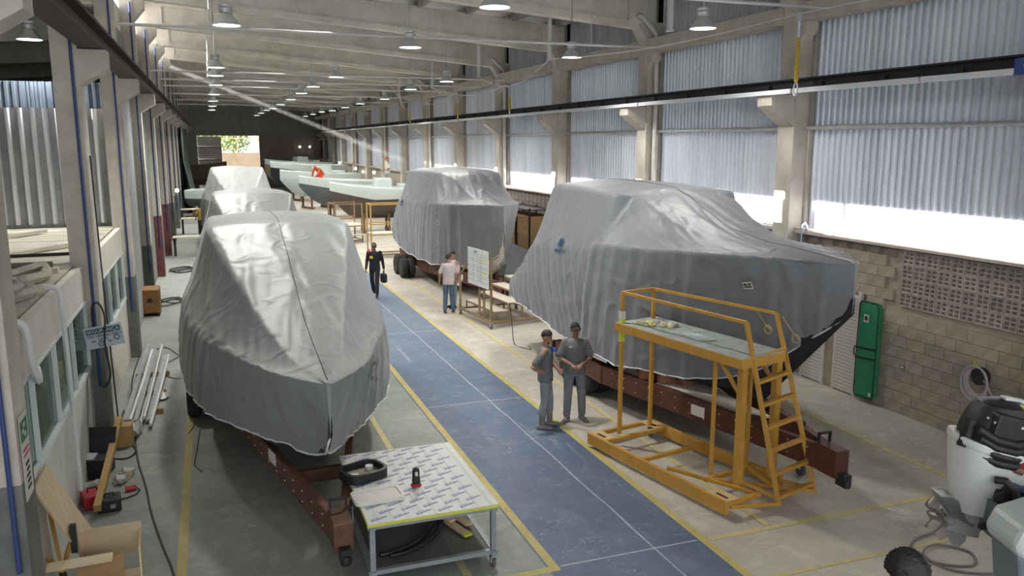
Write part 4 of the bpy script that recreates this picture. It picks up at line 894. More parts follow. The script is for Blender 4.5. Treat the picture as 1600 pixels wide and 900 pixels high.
for z in (.74, .93): obj('strap', MB().beam((-.062, -.255, z + .02), (-.062, .255, z - .02), .008, .035, (0, 0, 1)), blk_s, gb)
obj('handle', MB().tube([(-.06, .25, .93), (-.075, .275, .90), (-.075, .275, .77), (-.06, .25, .75)], .012, 6), blk_s, gb, True)
bd_ = obj('badge', MB().b2((-.064, -.02, 1.42), (-.058, .10, 1.57)), tagwhite, gb)
for q in (0, PI / 3, -PI / 3): obj('star_bar', MB().box((-.066, .04, 1.495), (.003, .022, .10), Matrix.Rotation(q, 3, 'X')), logo_dark, bd_)
obj('corner_tag', MB().b2((-.064, -.20, .05), (-.058, -.14, .12)), tagwhite, gb)
sg = obj('wall_plate', MB().b2((11.365, 10.79, .83), (11.372, 10.90, .89)), M('plate blue', (.05, .07, .16), rough=.5)); tag(sg, 'tiny blue and white plate on the block wall by the green bag', 'sign'); obj('print', MB().b2((11.362, 10.81, .845), (11.366, 10.88, .878)), tagwhite, sg)
hr = thing('hose_reel', 'coiled grey hose hanging from a black wall reel', 'hose', (11.30, 9.22, 1.10))
hm = M('grey hose', (.34, .31, .32), (.42, .39, .40), 6, .5)
obj('reel', MB().lathe([(.001, -.05), (.14, -.05), (.14, -.03), (.06, -.02), (.06, .04), (.14, .05), (.001, .06)], (0, 0, .04), 24, axes((0, 0, 1), (0, 1, 0), (1, 0, 0))), M('black reel', (.03, .027, .027), rough=.6), hr, True)
for k in range(7):
    r = .19 + .012 * k; obj('hose_coil', MB().tube([(-.06 - .012 * (k % 3), r * .95 * math.cos(q) + .01 * k, r * 1.12 * math.sin(q) - .03 - .01 * k) for q in [i * 2 * PI / 28 for i in range(28)]], .013, 6, closed=True), hm, hr, True)
obj('hose_tail', MB().tube([(-.07, -.12, .02), (-.08, -.32, -.22), (-.09, -.55, -.52), (-.06, -.75, -.85), (-.02, -.95, -1.08)], .014, 6), hm, hr, True)
obj('valve', MB().tube([(-.02, .12, .27), (-.06, .08, .24), (-.06, .02, .20)], .018, 8), M('brass yellow', (.45, .36, .03), rough=.4), hr, True)
bc = obj('blue_hose', MB().tube([(11.25, 13.55, 2.3), (11.22, 13.52, 3.0), (11.2, 13.48, 3.15), (11.2, 13.40, 3.2), (11.2, 13.33, 3.13), (11.2, 13.36, 3.05)], .018, 8), M('pale blue hose', (.30, .40, .58), rough=.5), None, True); tag(bc, 'pale blue hose looped over the sill beside the window column', 'hose')
# ================================================================== PEOPLE
HAIR = M('dark hair', (.010, .008, .007), (.022, .017, .014), 40, .6); SKIN1 = M('tan skin', (.30, .155, .095), (.36, .19, .12), 5, .5); SKIN2 = M('brown skin', (.20, .10, .06), (.25, .125, .078), 5, .5)
EYE = M('eye dark', (.01, .008, .008), rough=.3); LIP = M('lip', (.22, .09, .07), rough=.5); PROTO = {}
def ring_loft(mb, rings, n=16):
    rows = []
    for c, rx, ry in rings: rows.append([Vector(c) + Vector((rx * math.cos(2 * PI * k / n), ry * math.sin(2 * PI * k / n), 0)) for k in range(n)])
    mb.grid(rows, closed=True); mb.add(rows[0], [tuple(range(n))[::-1]]); mb.add(rows[-1], [tuple(range(n))])
def limb(mb, pts, rs, n=12):
    """rounded tapered limb with spherical ends"""
    P = [Vector(p) for p in pts]; out = []; rr = []
    for i in range(len(P) - 1):
        for k in range(5): u = k / 5; out.append(P[i].lerp(P[i + 1], u)); rr.append(lerp(rs[i], rs[i + 1], u))
    out.append(P[-1]); rr.append(rs[-1]); d0 = (P[0] - P[1]).normalized(); d1 = (P[-1] - P[-2]).normalized()
    out = [P[0] + d0 * rs[0] * .9, P[0] + d0 * rs[0] * .5] + out + [P[-1] + d1 * rs[-1] * .5, P[-1] + d1 * rs[-1] * .9]; rr = [rs[0] * .35, rs[0] * .82] + rr + [rs[-1] * .82, rs[-1] * .35]
    mb.tube(out, rr, n)
def ball(mb, c, r, n=14, R=None):
    rows = []; r = r if isinstance(r, tuple) else (r, r, r)
    for i in range(n + 1):
        a = PI * i / n - PI / 2; row = []
        for k in range(n + 4):
            b = 2 * PI * k / (n + 4); p = Vector((r[0] * math.cos(a) * math.cos(b), r[1] * math.cos(a) * math.sin(b), r[2] * math.sin(a)))
            if R is not None: p = R @ p
            row.append(Vector(c) + p)
        rows.append(row)
    mb.grid(rows, closed=True)
def hand(mb, wr_, el, curl=.5, side=1, palm_n=None):
    wr_, el = Vector(wr_), Vector(el); d = (wr_ - el).normalized(); pn = Vector(palm_n) if palm_n else Vector((-side, 0, 0)); pn = (pn - d * pn.dot(d)).normalized(); lat = d.cross(pn)
    # lat points across the knuckles
    c = wr_ + d * .05; R = axes(lat, pn, d)
    ball(mb, c, (.043, .019, .055), 10, R)
    for i, (o, L) in enumerate(((-.033, .068), (-.011, .078), (.012, .074), (.033, .058))):
        b = wr_ + d * .088 + lat * o; a1 = curl * .7; p1 = b + (d * math.cos(a1) + pn * math.sin(a1)) * L * .45; a2 = curl * 1.7; p2 = p1 + (d * math.cos(a2) + pn * math.sin(a2)) * L * .33; a3 = curl * 2.4; p3 = p2 + (d * math.cos(a3) + pn * math.sin(a3)) * L * .25
        mb.tube([b - d * .03, b, p1, p2, p3], [.0095, .0095, .009, .0085, .007], 8)
    b = wr_ + d * .035 - lat * .036; p1 = b + (d * .6 - lat * .55 + pn * .35).normalized() * .035; p2 = p1 + (d * .8 - lat * .1 + pn * .45).normalized() * .03
    mb.tube([wr_ + d * .02 - lat * .01, b, p1, p2], [.012, .012, .0105, .008], 8)
def person(label, loc, rz, cols, pose=None, h=1.75, vox=.009, hair='short', long_sleeve=False, boots=False, cap=None, head=(0, 0, 0), loose=1.0, skin=None, beard=False, lean=0.0, group=None, hood=False):
    skin = skin or SKIN1; shirt, pants, shoe = cols
    J = dict(ls=(-.185, 0, 1.42), rs=(.185, 0, 1.42), le=(-.25, -.03, 1.14), re=(.25, -.03, 1.14), lw=(-.26, .05, .90), rw=(.26, .05, .90), lh=(-.09, 0, .93), rh=(.09, 0, .93), lk=(-.10, .02, .50), rk=(.10, .02, .50), la=(-.11, -.02, .09), ra=(.11, -.02, .09), hips=(0, 0, .95), chest=(0, 0, 1.28), neck=(0, 0, 1.47), headc=(0, .02, 1.615), lt=(-.02, .17), rt=(.02, .17), lc=.5, rc=.5, lp=None, rp=None)
    J.update(pose or {}); J = {k: (Vector(v) if isinstance(v, tuple) and len(v) == 3 else v) for k, v in J.items()}
    g = {k: MB() for k in ('skin', 'shirt', 'pants', 'shoe', 'eye', 'lip', 'hair')}
    hp, ch, nk, hc = J['hips'], J['chest'], J['neck'], J['headc']; q = loose
    ring_loft(g['pants'], [(hp + Vector((0, 0, -.13)), .12 * q, .095 * q), (hp + Vector((0, 0, -.06)), .165 * q, .115 * q), (hp, .168 * q, .118 * q), (hp.lerp(ch, .22), .155 * q, .108 * q)])
    sh_mid = (J['ls'] + J['rs']) / 2
    ring_loft(g['shirt'], [(hp + Vector((0, 0, -.10)), .178 * q, .128 * q), (hp + Vector((0, 0, .0)), .180 * q, .130 * q), (hp.lerp(ch, .4), .170 * q, .122 * q), (ch, .188 * q, .132 * q), (ch.lerp(sh_mid, .55), .195 * q, .125 * q), (sh_mid + Vector((0, 0, .0)), .185, .098), (sh_mid.lerp(nk, .6), .115, .075), (nk + Vector((0, 0, -.01)), .072, .068)], 20)
    limb(g['skin'], [nk - Vector((0, 0, .04)), nk.lerp(hc, .45)], [.058, .053])
    Rh = Matrix.Rotation(head[2], 3, 'Z') @ Matrix.Rotation(head[0], 3, 'X') @ Matrix.Rotation(head[1], 3, 'Y'); hs = g['skin']
    def hp_(x, y, z): return hc + Rh @ Vector((x, y, z))
    ball(hs, hp_(0, -.01, .025), (.076, .094, .098), 16, Rh); ball(hs, hp_(0, .022, -.045), (.056, .066, .070), 14, Rh); ball(hs, hp_(0, .058, -.092), (.026, .024, .022), 10, Rh)
    limb(hs, [hp_(0, .080, .012), hp_(0, .103, -.022)], [.011, .016], 8)
    for s in (-1, 1):
        ball(hs, hp_(s * .077, -.008, -.005), (.012, .024, .034), 10, Rh); ball(g['eye'], hp_(s * .031, .079, .012), (.013, .012, .008), 8, Rh); limb(g['eye'], [hp_(s * .016, .086, .032), hp_(s * .048, .076, .034)], [.005, .005], 6)
    ball(g['lip'], hp_(0, .082, -.052), (.024, .010, .009), 8, Rh)
    if beard: ball(g['hair'], hp_(0, .045, -.085), (.050, .044, .035), 10, Rh)
    for a, sgn in (('l', -1), ('r', 1)):
        s, e, w_ = J[a + 's'], J[a + 'e'], J[a + 'w']
        if long_sleeve: limb(g['shirt'], [s, e, e.lerp(w_, .95)], [.066 * q, .054 * q, .040 * q])
        else: limb(g['shirt'], [s + (sh_mid - s) * .12 - Vector((0, 0, .012)), s.lerp(e, .78)], [.060 * q, .064 * q])
        limb(g['skin'], [s, e, w_], [.050, .043, .029]); hand(g['skin'], w_, e, J[a + 'c'], sgn, J[a + 'p'])
        hh, k, an = J[a + 'h'], J[a + 'k'], J[a + 'a']; foot = Vector((*J[a + 't'], 0))
        limb(g['pants'], [hh, k, an + Vector((0, 0, .035 if not boots else .2))], [.094 * q, .070 * q, .060 * q])
        fl = foot.normalized() if foot.length > 0 else Vector((0, 1, 0)); toe = an + fl * .165
        if boots: limb(g['shoe'], [an + (k - an).normalized() * .26, an], [.060, .052])
        limb(g['shoe'], [an + Vector((0, 0, .04)), an], [.048, .045])
        base = MB(); 
        pts = [an - fl * .055 + Vector((0, 0, -.045)), an + fl * .05 + Vector((0, 0, -.045)), toe + Vector((0, 0, -.055))]
        limb(g['shoe'], pts, [.043, .044, .034], 10)
    allm = MB(); order = list(g); mats = {'skin': skin, 'shirt': shirt, 'pants': pants, 'shoe': shoe, 'eye': EYE, 'lip': LIP, 'hair': HAIR}
    for k in order: allm.add(g[k].v, g[k].f)
    me = allm.mesh('tmp', skin); tmp = link('tmp', me); md = tmp.modifiers.new('r', 'REMESH'); md.mode = 'VOXEL'; md.voxel_size = vox
    dg = bpy.context.evaluated_depsgraph_get(); dg.update(); body = bpy.data.meshes.new_from_object(tmp.evaluated_get(dg)); bpy.data.objects.remove(tmp); bpy.data.meshes.remove(me)
    bm = bmesh.new(); bm.from_mesh(body); bmesh.ops.smooth_vert(bm, verts=bm.verts, factor=.5, use_axis_x=True, use_axis_y=True, use_axis_z=True)
    trees = [BVHTree.FromPolygons([Vector(v) for v in g[k].v], g[k].f) if g[k].v else None for k in order]
    body.materials.clear()
    for k in order: body.materials.append(mats[k])
    for f in bm.faces:
        c = f.calc_center_median(); best = 0; bd_ = 9
        for i, t in enumerate(trees):
            if t is None: continue
            d = t.find_nearest(c)[3]
            if d is not None and d < bd_ - 1e-4: bd_ = d; best = i
        f.material_index = best; f.smooth = True
    bm.to_mesh(body); bm.free(); body.name = 'person_body'
    root = thing('person', label, 'person', loc, rz, group); root.scale = (h / 1.75,) * 3
    link('body', body, root)
    # hair shell or cap
    mb = MB(); rows = []
    HN, HK = (12, 28) if hair == 'short' else (30, 64)
    for i in range(HN + 1):
        row = []
        for k in range(HK):
            b = 2 * PI * k / HK; front = math.sin(b)                         # +1 at the face
            lim = .10 - .62 * max(0, -front) - .12 * (1 - abs(front)) + .42 * max(0, front) ** 2
            a = PI / 2 - (PI / 2 - lim + (.12 if hair != 'short' else 0)) * i / HN
            r = (.081, .099, .106) if hair == 'short' else (.100, .116, .122)
            j = 1 + (.0 if hair == 'short' else .09) * noise.noise(Vector((math.cos(b) * math.cos(a) * 13, math.sin(b) * math.cos(a) * 13, math.sin(a) * 13)))
            row.append(hp_(r[0] * j * math.cos(a) * math.cos(b), -.012 + r[1] * j * math.cos(a) * math.sin(b), .028 + r[2] * j * math.sin(a)))
        rows.append(row)
    mb.grid(rows, closed=True)
    ho = obj('hair' if cap is None else 'cap', mb, HAIR if cap is None else cap, root, 'all'); sm = ho.modifiers.new('t', 'SOLIDIFY'); sm.thickness = .008; sm.offset = -1
    if cap is not None:
        mb = MB(); mb.grid([[hp_(.075 * math.cos(u), .075 + (.012 + .075 * v) * math.sin(u) ** .7 if math.sin(u) > 0 else .07, .062 - .02 * v) for u in [.15 + k * (PI - .3) / 10 for k in range(11)]] for v in (0, .5, 1)])
        vo = obj('visor', mb, cap, ho, 'all'); s2 = vo.modifiers.new('t', 'SOLIDIFY'); s2.thickness = .006
    return root, J, hp_
uni = M('grey uniform', (.105, .11, .118), (.135, .14, .148), 6, .8, bump=.3, bscale=25); uni_p = M('grey uniform trousers', (.13, .14, .155), (.18, .19, .205), 6, .8, bump=.3, bscale=25); dust_shoe = M('dusty boot', (.14, .135, .125), (.25, .24, .22), 8, .8)
shoe_d = M('dark shoe', (.03, .028, .027), rough=.7); jeans = M('blue jeans', (.05, .085, .14), (.09, .13, .19), 8, .8); tee = M('pale tee', (.42, .36, .36), (.48, .42, .42), 5, .8); navy = M('navy cloth', (.010, .011, .02), (.018, .019, .03), 5, .8)
capk = M('black cap', (.012, .012, .013), rough=.8)
# the pair in grey uniforms
rA, JA, hA = person('man in grey uniform and black cap clasping his hands beside the yellow platform', (5.74, 12.50, 0), 2.86, (uni, uni_p, dust_shoe), dict(le=(-.27, .03, 1.13), re=(.27, .03, 1.13), lw=(-.085, .225, 1.06), rw=(.085, .225, 1.06), lp=(.2, -.2, -1), rp=(-.2, -.2, -1), lc=.9, rc=.9, la=(-.14, -.02, .09), ra=(.13, .03, .09), lk=(-.12, .03, .50), rk=(.115, .04, .50), lt=(-.07, .16), rt=(.10, .15)), 1.77, .008, cap=capk, boots=False, loose=1.08, skin=SKIN2, head=(-.12, 0, .1), group='men in grey uniforms')
obj('pocket_badge', MB().b2((.06, .128, 1.33), (.12, .140, 1.36)), tagwhite, rA)
rB, JB, hB = person('man in grey uniform with a hand on his hip looking down beside the capped man', (5.13, 12.35, 0), -2.0, (uni, M('washed trousers', (.18, .20, .225), (.24, .26, .29), 6, .8, bump=.3, bscale=25), dust_shoe), dict(re=(.30, -.20, 1.15), rw=(.17, -.02, 1.02), rp=(-1, .2, -.3), rc=.3, le=(-.22, .08, 1.14), lw=(-.10, .22, 1.02), lc=.8, la=(-.10, .08, .09), ra=(.10, -.06, .09), lk=(-.09, .07, .50), rk=(.10, .0, .50)), 1.72, .008, boots=True, loose=1.05, head=(-.38, 0, -.15), beard=True, group='men in grey uniforms')
mk = obj('respirator', MB().lathe([(.001, -.03), (.04, -.02), (.05, .01), (.03, .04), (.001, .045)], (.04, .15, 1.40), 14), M('blue plastic', (.02, .07, .45), rough=.4), rB, True)
# two men reading the board
rC, JC, hC = person('man in pale tee and jeans seen from behind holding a paper by the step stand', (6.20, 22.1, 0), -.35, (tee, jeans, shoe_d), dict(lw=(-.27, .04, .90), re=(.26, .02, 1.14), rw=(.24, .18, .95), la=(-.12, 0, .09), ra=(.11, .06, .09)), 1.72, .012, group='men in jeans', skin=SKIN1, head=(-.1, 0, -.5))
o = obj('paper_sheet', MB().box((6.55, 22.17, .90), (.02, .20, .28), Matrix.Rotation(.5, 3, 'Y')), M('paper', (.66, .65, .62), rough=.7)); tag(o, 'white paper in the hand of the man seen from behind', 'paper')
rD, JD, hD = person('man in pale tee half hidden behind the man holding a paper', (6.52, 22.75, 0), 1.9, (tee, M('light jeans', (.15, .20, .25), (.22, .27, .32), 8, .8), shoe_d), dict(la=(-.1, .05, .09)), 1.70, .014, group='men in jeans', head=(-.2, 0, .2))
# walking man with bag
rE, JE, hE = person('man in navy with a brown cap carrying a black bag beyond the covered boat', (4.72, 25.4, 0), 2.75, (navy, navy, shoe_d), dict(lw=(-.30, .04, .90), rw=(.26, .10, .90), la=(-.1, .22, .10), lk=(-.1, .16, .5), ra=(.1, -.22, .13), rk=(.1, -.02, .5)), 1.72, .012, long_sleeve=True, cap=M('brown cap', (.12, .075, .05), rough=.8), skin=SKIN2)
obj('yellow_patch', MB().b2((.02, .125, 1.24), (.12, .142, 1.32)), M('patch yellow', (.55, .50, .03), rough=.6), rE)
obj('red_strap', MB().tube([(.14, .10, 1.42), (.18, .0, 1.50), (.16, -.12, 1.40)], .035, 8), M('red cloth', (.30, .015, .03), rough=.7), rE, True)
c = rE.location; o = thing('hand_bag', 'black bag carried in the hand of the man in navy', 'bag', (c.x + .24, c.y - .18, .46)); mb = MB().b2((-.09, -.15, 0), (.09, .15, .28)); obj('body', mb, navy, o, bev=.04); obj('handle', MB().tube([(0, -.08, .27), (0, -.05, .36), (0, .05, .36), (0, .08, .27)], .012, 6), navy, o, True)
yt = M('yellow shirt', (.34, .27, .03), (.42, .34, .05), 5, .8)
person('man in a yellow shirt with his back turned by the column row', (-.52, 45.5, 0), .2, (yt, navy, shoe_d), None, 1.68, .016, skin=SKIN2, head=(-.2, 0, .5))
# ================================================================== FAR OPEN BOATS
def open_boat(loc, rz, L, B, label, lower, upper, zk=.85, zs=2.2, flash=None, cabin=0, group='unfinished open boats'):
    t = thing('open_boat', label, 'boat', loc, rz, group); lo, up, dk = [], [], []
    N = 26
    for i in range(N + 1):
        u = i / N; s = L * u; w = B / 2 * min(1, (1 - (1 - min(u / .55, 1)) ** 2.2)); w = max(w, .03)
        zg = zs + .32 * (1 - u) ** 2; zm = lerp(zs - .10, zs - .55, min(1, u * 2.2)) if u < .5 else zs - .55 + .10 * (u - .5)
        kz = zk + (1.25 * max(0, 1 - u / .28) ** 1.6); kz = min(kz, zm - .05); wc = w * .72
        lo.append([Vector((-w * .93, s, zm)), Vector((-wc, s, lerp(kz, zm, .42))), Vector((0, s, kz)), Vector((wc, s, lerp(kz, zm, .42))), Vector((w * .93, s, zm))])
        up.append([Vector((-w * .93, s, zm)), Vector((-w, s, zg - .05)), Vector((-w * .99, s, zg)), Vector((-w * .80, s, zg + .03))])
        dk.append([Vector((-w * .80, s, zg + .03)), Vector((-w * .74, s, zg - (.30 if u > .35 else .0) + .02)), Vector((0, s, zg - (.32 if u > .35 else -.06))), Vector((w * .74, s, zg - (.30 if u > .35 else .0) + .02)), Vector((w * .80, s, zg + .03))])
    h = obj('hull', MB().grid(lo), lower, t, True); h.data.polygons.foreach_set('use_smooth', [True] * len(h.data.polygons))
    mb = MB(); mb.grid(up); mb.grid([[Vector((-p.x, p.y, p.z)) for p in r] for r in up]); obj('topsides', mb, upper, t, True); obj('deck', MB().grid(dk), upper, t, True)
    mb = MB(); mb.add(lo[-1] + [Vector((lo[-1][4].x, L, up[-1][3].z)), Vector((lo[-1][0].x, L, up[-1][3].z))], [(0, 1, 2, 3, 4, 5, 6)]); obj('transom', mb, upper, t)
    if cabin:
        obj('console', MB().b2((-B * .22, L * .48, zs - .2), (B * .22, L * .66, zs + .55)), upper, t, bev=.05); obj('seat', MB().b2((-B * .25, L * .74, zs - .25), (B * .25, L * .84, zs + .22)), upper, t, bev=.04)
    if flash:
        for s in (-1,):
            pts = [(.05, .62), (.10, .78), (.28, .84), (.24, .70), (.12, .66), (.075, .50)]; v = []
            for u, k in pts:
                i = min(int(u * N), N - 1); a, b = lo[i][1], lo[i][0]; p = a.lerp(b, k); v.append(Vector((p.x - .03, u * L, p.z)))
            obj('flash', MB().add(v, [tuple(range(len(v)))]).add([q - Vector((.012, 0, 0)) for q in v], [tuple(range(len(v)))]), flash, t)
    wd = M('stand wood', (.16, .09, .05), (.24, .14, .08), 3, .8)
    for y in (L * .35, L * .62, L * .9):
        obj('cradle', MB().b2((-B * .34, y - .08, .0), (B * .34, y + .08, .16)), wd, t)
        for s in (-1, 1): obj('prop', MB().b2((s * B * .28 - .06, y - .06, .16), (s * B * .28 + .06, y + .06, zk + .30)), wd, t)
    return t
brn = M('brown masking', (.105, .080, .066), (.14, .11, .092), 2, .7); gry = M('grey hull paint', (.10, .115, .12), (.14, .155, .16), 2, .5); gel = M('wet white gelcoat', (.58, .65, .62), (.66, .72, .69), 1, .18)
flash_y = M('flash yellow', (.55, .55, .02), rough=.4)
def along(dx, dy): return math.atan2(-dx, dy)
open_boat((6.0, 44.6, 0), along(1, -.10), 4.9, 2.7, 'open white boat with brown masked hull and yellow flash under the standing man', brn, gel, .75, 2.35, flash_y, 1)
open_boat((5.3, 53.6, 0), along(1, .02), 5.8, 2.7, 'open white boat with dark grey hull beyond the yellow flash boat', gry, gel, .8, 2.35, None, 0)
open_boat((4.75, 61.0, 0), along(.95, .3), 5.7, 2.8, 'white hull on wooden props, bow above the aisle, third of the open boats', gel, gel, .9, 2.5, None, 1)
open_boat((4.7, 69.5, 0), along(.95, .3), 6.2, 2.7, 'pale open boat with black hull side, fourth of the open boats', hull_dark, gel, .8, 2.9, None, 0)
open_boat((4.9, 79.5, 0), along(.97, .25), 6.0, 2.8, 'farthest white open boat beside the bright gate', M('tan mould', (.22, .17, .12), rough=.7), gel, .8, 2.9, None, 1)
open_boat((1.7, 85.5, 0), along(-1, .1), 3.2, 2.6, 'brown boat mould standing in front of the white sliding door', MATS['tan mould'], MATS['tan mould'], .7, 2.6)
open_boat((2.6, 56.5, 0), along(-1, .25), 4.0, 2.2, 'small white hull standing by the column row beyond the pale covered boat', gry, gel, .7, 1.75)
# worklights on the far window wall
wl_ = M('work light glow', (1, .95, .85), rough=.5, emit=(1.0, .93, .80), es=14)
for i, (px, y, z) in enumerate(((10.9, 62.2, 2.6), (10.9, 65.5, 2.75), (10.9, 57.8, 2.7), (10.9, 55.6, 2.2), (10.9, 49.9, 1.95), (10.9, 74, 3.0), (9.35, 91.6, 4.3), (10.4, 91.6, 4.3), (-1.62, 46.6, 2.3))):
    t = thing('work_light', 'small glaring work light ' + ('low on the second far window column', 'between far window columns above the hulls', 'on the column beside the standing man', 'lower beside the standing man', 'just beside the roof of the covered boat', 'deepest on the window wall', 'twin lamp high on the end wall', 'other twin lamp high on the end wall', 'with green glare at the column row')[i], 'lamp', (px, y, z), group='work lights')
    obj('housing', MB().lathe([(.06, 0), (.10, .06), (.10, .10), (.04, .18), (.001, .19)], (0, 0, 0), 12, axes((1, 0, 0), (0, 0, 1), (0, 1, 0))), steel_dark, t, True)
    obj('lens', MB().lathe([(.001, -.02), (.07, -.02), (.10, .03), (.09, .05)], (0, 0, 0), 14, axes((1, 0, 0), (0, 0, 1), (0, 1, 0))), wl_, t, True)
    obj('bracket', MB().b2((.0, .05, -.02), (.25 if px > 0 else -.38, .10, .02)).b2((-.02, .1, -.02), (.02, .40, .02)), steel_dark, t)
# ================================================================== MORE PEOPLE
white_c = M('white overall', (.56, .54, .50), (.62, .60, .56), 5, .8); orange = M('orange overall', (.55, .075, .02), (.65, .10, .03), 5, .8)
person('man in white shirt and red headset standing on the yellow flash boat', (9.1, 44.4, 2.30), 1.75, (white_c, M('grey trousers', (.22, .22, .23), rough=.8), shoe_d), dict(lw=(-.2, .22, 1.0), le=(-.24, .0, 1.14), rw=(.2, .2, 1.02)), 1.72, .018, cap=M('red headset', (.30, .03, .03), rough=.5), head=(-.5, 0, 0))
person('worker in bright orange overall bending over the grey hull', (6.6, 53.4, 2.06), 2.3, (orange, orange, shoe_d), dict(hips=(0, -.15, .80), chest=(0, .14, 1.05), neck=(0, .32, 1.14), headc=(0, .42, 1.20), ls=(-.19, .25, 1.12), rs=(.19, .25, 1.12), le=(-.24, .36, .86), re=(.24, .36, .86), lw=(-.18, .50, .66), rw=(.18, .50, .66), lh=(-.09, -.15, .78), rh=(.09, -.15, .78), lk=(-.12, .08, .46), rk=(.12, .08, .46)), 1.72, .018, long_sleeve=True, cap=orange, loose=1.35)
person('distant dark figure walking in the bright gateway', (3.05, 93.6, 0), .2, (navy, navy, shoe_d), None, 1.72, .03)
person('small figure in a red shirt behind the pale covered boat', (3.95, 49.5, 0), 1.0, (M('red shirt', (.36, .03, .03), rough=.8), navy, shoe_d), None, 1.66, .025)
# curly-haired man in the foreground, standing on a step platform
pf = thing('foot_platform', 'low step platform carrying the curly-haired man', 'platform', (3.47, 3.0, 0)); obj('tread', MB().b2((-.45, -.4, .93), (.45, .4, .985)), ply, pf)
for x in (-.4, .4):
    for y in (-.35, .35): obj('leg', MB().b2((x - .025, y - .025, 0), (x + .025, y + .025, .93)), br, pf)
stripe = M('blue grey shirt', (.16, .22, .30), (.30, .37, .44), 30, .8, stretch=(1, 1, .2))
person('curly dark-haired man in a blue-grey striped shirt at the bottom edge', (3.47, 2.98, .985), .75, (stripe, jeans, shoe_d), dict(headc=(0, .13, 1.56), neck=(0, .05, 1.46), ls=(-.19, .03, 1.43), rs=(.19, .03, 1.43)), 1.72, .008, hair='curly', skin=SKIN1, head=(-.45, 0, .25))
# red-shirted mechanic at the engine
rd = M('red cloth shirt', (.30, .012, .022), (.38, .02, .03), 6, .8); st_ = thing('work_stool', 'small black stool under the mechanic in red', 'stool', (7.41, 5.33, 0)); obj('seat', MB().lathe([(.001, 1.30), (.17, 1.30), (.18, 1.34), (.16, 1.37), (.001, 1.37)], (0, 0, 0), 18), capk, st_, True)
for q in (.5, 2.1, 3.7, 5.3): obj('leg', MB().tube([(.12 * math.cos(q), .12 * math.sin(q), 1.31), (.22 * math.cos(q), .22 * math.sin(q), 0)], .015, 6), steel_dark, st_, True)
person('mechanic in red shirt and jeans leaning over the exposed engine', (7.41, 5.33, .62), 1.25, (rd, jeans, shoe_d), dict(hips=(0, 0, .88), chest=(0, .12, 1.18), neck=(0, .24, 1.36), headc=(0, .32, 1.46), ls=(-.18, .18, 1.31), rs=(.18, .18, 1.31), le=(-.25, .34, 1.14), re=(.25, .34, 1.14), lw=(-.13, .52, 1.22), rw=(.13, .52, 1.22), lh=(-.09, .02, .86), rh=(.09, .02, .86), lk=(-.16, .42, 1.0), rk=(.16, .42, 1.0), la=(-.16, .46, .60), ra=(.16, .46, .60)), 1.72, .008, cap=capk, skin=SKIN2, head=(-.55, 0, 0))
# ================================================================== OUTBOARD ENGINE
psi = YAW; RX = Vector((math.cos(psi), -math.sin(psi), 0)); RY = Vector((math.sin(psi), math.cos(psi), 0))
EO = Vector((7.02, 5.56, 0)); en = thing('outboard_engine', 'white outboard engine with its black powerhead uncovered, propeller towards the floor', 'outboard engine', EO, -psi)
eng_w = M('engine white', (.62, .63, .61), (.68, .69, .67), 2, .3); eng_g = M('engine grey', (.26, .27, .26), (.32, .33, .32), 3, .4); eng_k = M('engine black', (.010, .010, .011), (.022, .022, .023), 10, .5); chrome = M('steel prop', (.20, .175, .15), (.30, .27, .24), 6, .35, .7)
def px(x, y, dep=0): return Vector(((x - 1540) * .00625, dep, 2.38 - (y - 615) * .00625 * 1.02))   # local metres around the engine
def eloft(name, secs, mt, n=24, sup=2.6, parent=None):
    rows = []
    for (x, y, wx, wy, tilt) in secs:
        c = px(x, y); row = []
        for k in range(n):
            q = 2 * PI * k / n; cx = math.copysign(abs(math.cos(q)) ** (2 / sup), math.cos(q)) * wx; cy = math.copysign(abs(math.sin(q)) ** (2 / sup), math.sin(q)) * wy
            row.append(c + Vector((cx * math.cos(tilt), cy, -cx * math.sin(tilt))))
        rows.append(row)
    mb = MB(); mb.grid(rows, closed=True); mb.add(rows[0], [tuple(range(n))]); mb.add(rows[-1], [tuple(range(n))]); return obj(name, mb, mt, parent or en, True)
eloft('lower_cowl', [(1552, 700, .435, .33, .26), (1550, 712, .43, .33, .26), (1543, 750, .355, .29, .18), (1536, 780, .30, .24, .12), (1532, 800, .24, .19, .12)], eng_w)
eloft('cowl_rim', [(1553, 690, .445, .345, .26), (1553, 694, .455, .35, .26), (1552, 701, .45, .345, .26)], eng_w)
eloft('powerhead', [(1556, 695, .40, .30, .15), (1556, 670, .37, .28, .15), (1560, 645, .33, .26, .12), (1562, 628, .26, .22, .1)], eng_k)
obj('air_box', MB().box(px(1545, 655, -.22), (.34, .16, .26), Matrix.Rotation(.25, 3, 'Y')), eng_k, en, bev=.03)
for k in range(4): obj('intake_runner', MB().tube([px(1500 + 3 * k, 655 + 14 * k, -.24), px(1520 + 2 * k, 668 + 12 * k, -.31), px(1550, 676 + 11 * k, -.32), px(1585, 672 + 10 * k, -.26)], .042, 10), eng_k, en, True)
obj('coil_column', MB().tube([px(1502, 648, -.08), px(1492, 690, -.10)], .07, 12), eng_k, en, True)
obj('flywheel', MB().lathe([(.001, 0), (.16, 0), (.17, .03), (.14, .05), (.05, .06), (.001, .07)], px(1550, 628, -.05), 24), eng_k, en, True); obj('top_bracket', MB().box(px(1566, 619, -.05), (.22, .10, .03), Matrix.Rotation(.2, 3, 'Y')), eng_w, en, bev=.01)
obj('yellow_dipstick', MB().tube([px(1560, 628, -.16), px(1568, 632, -.18), px(1572, 626, -.18), px(1564, 622, -.17)], .012, 6), flash_y, en, True)
obj('pulley', MB().lathe([(.001, -.03), (.09, -.03), (.10, 0), (.09, .03), (.001, .03)], px(1590, 640, -.12), 18, axes((1, 0, 0), (0, 0, 1), (0, 1, 0))), chrome, en, True)
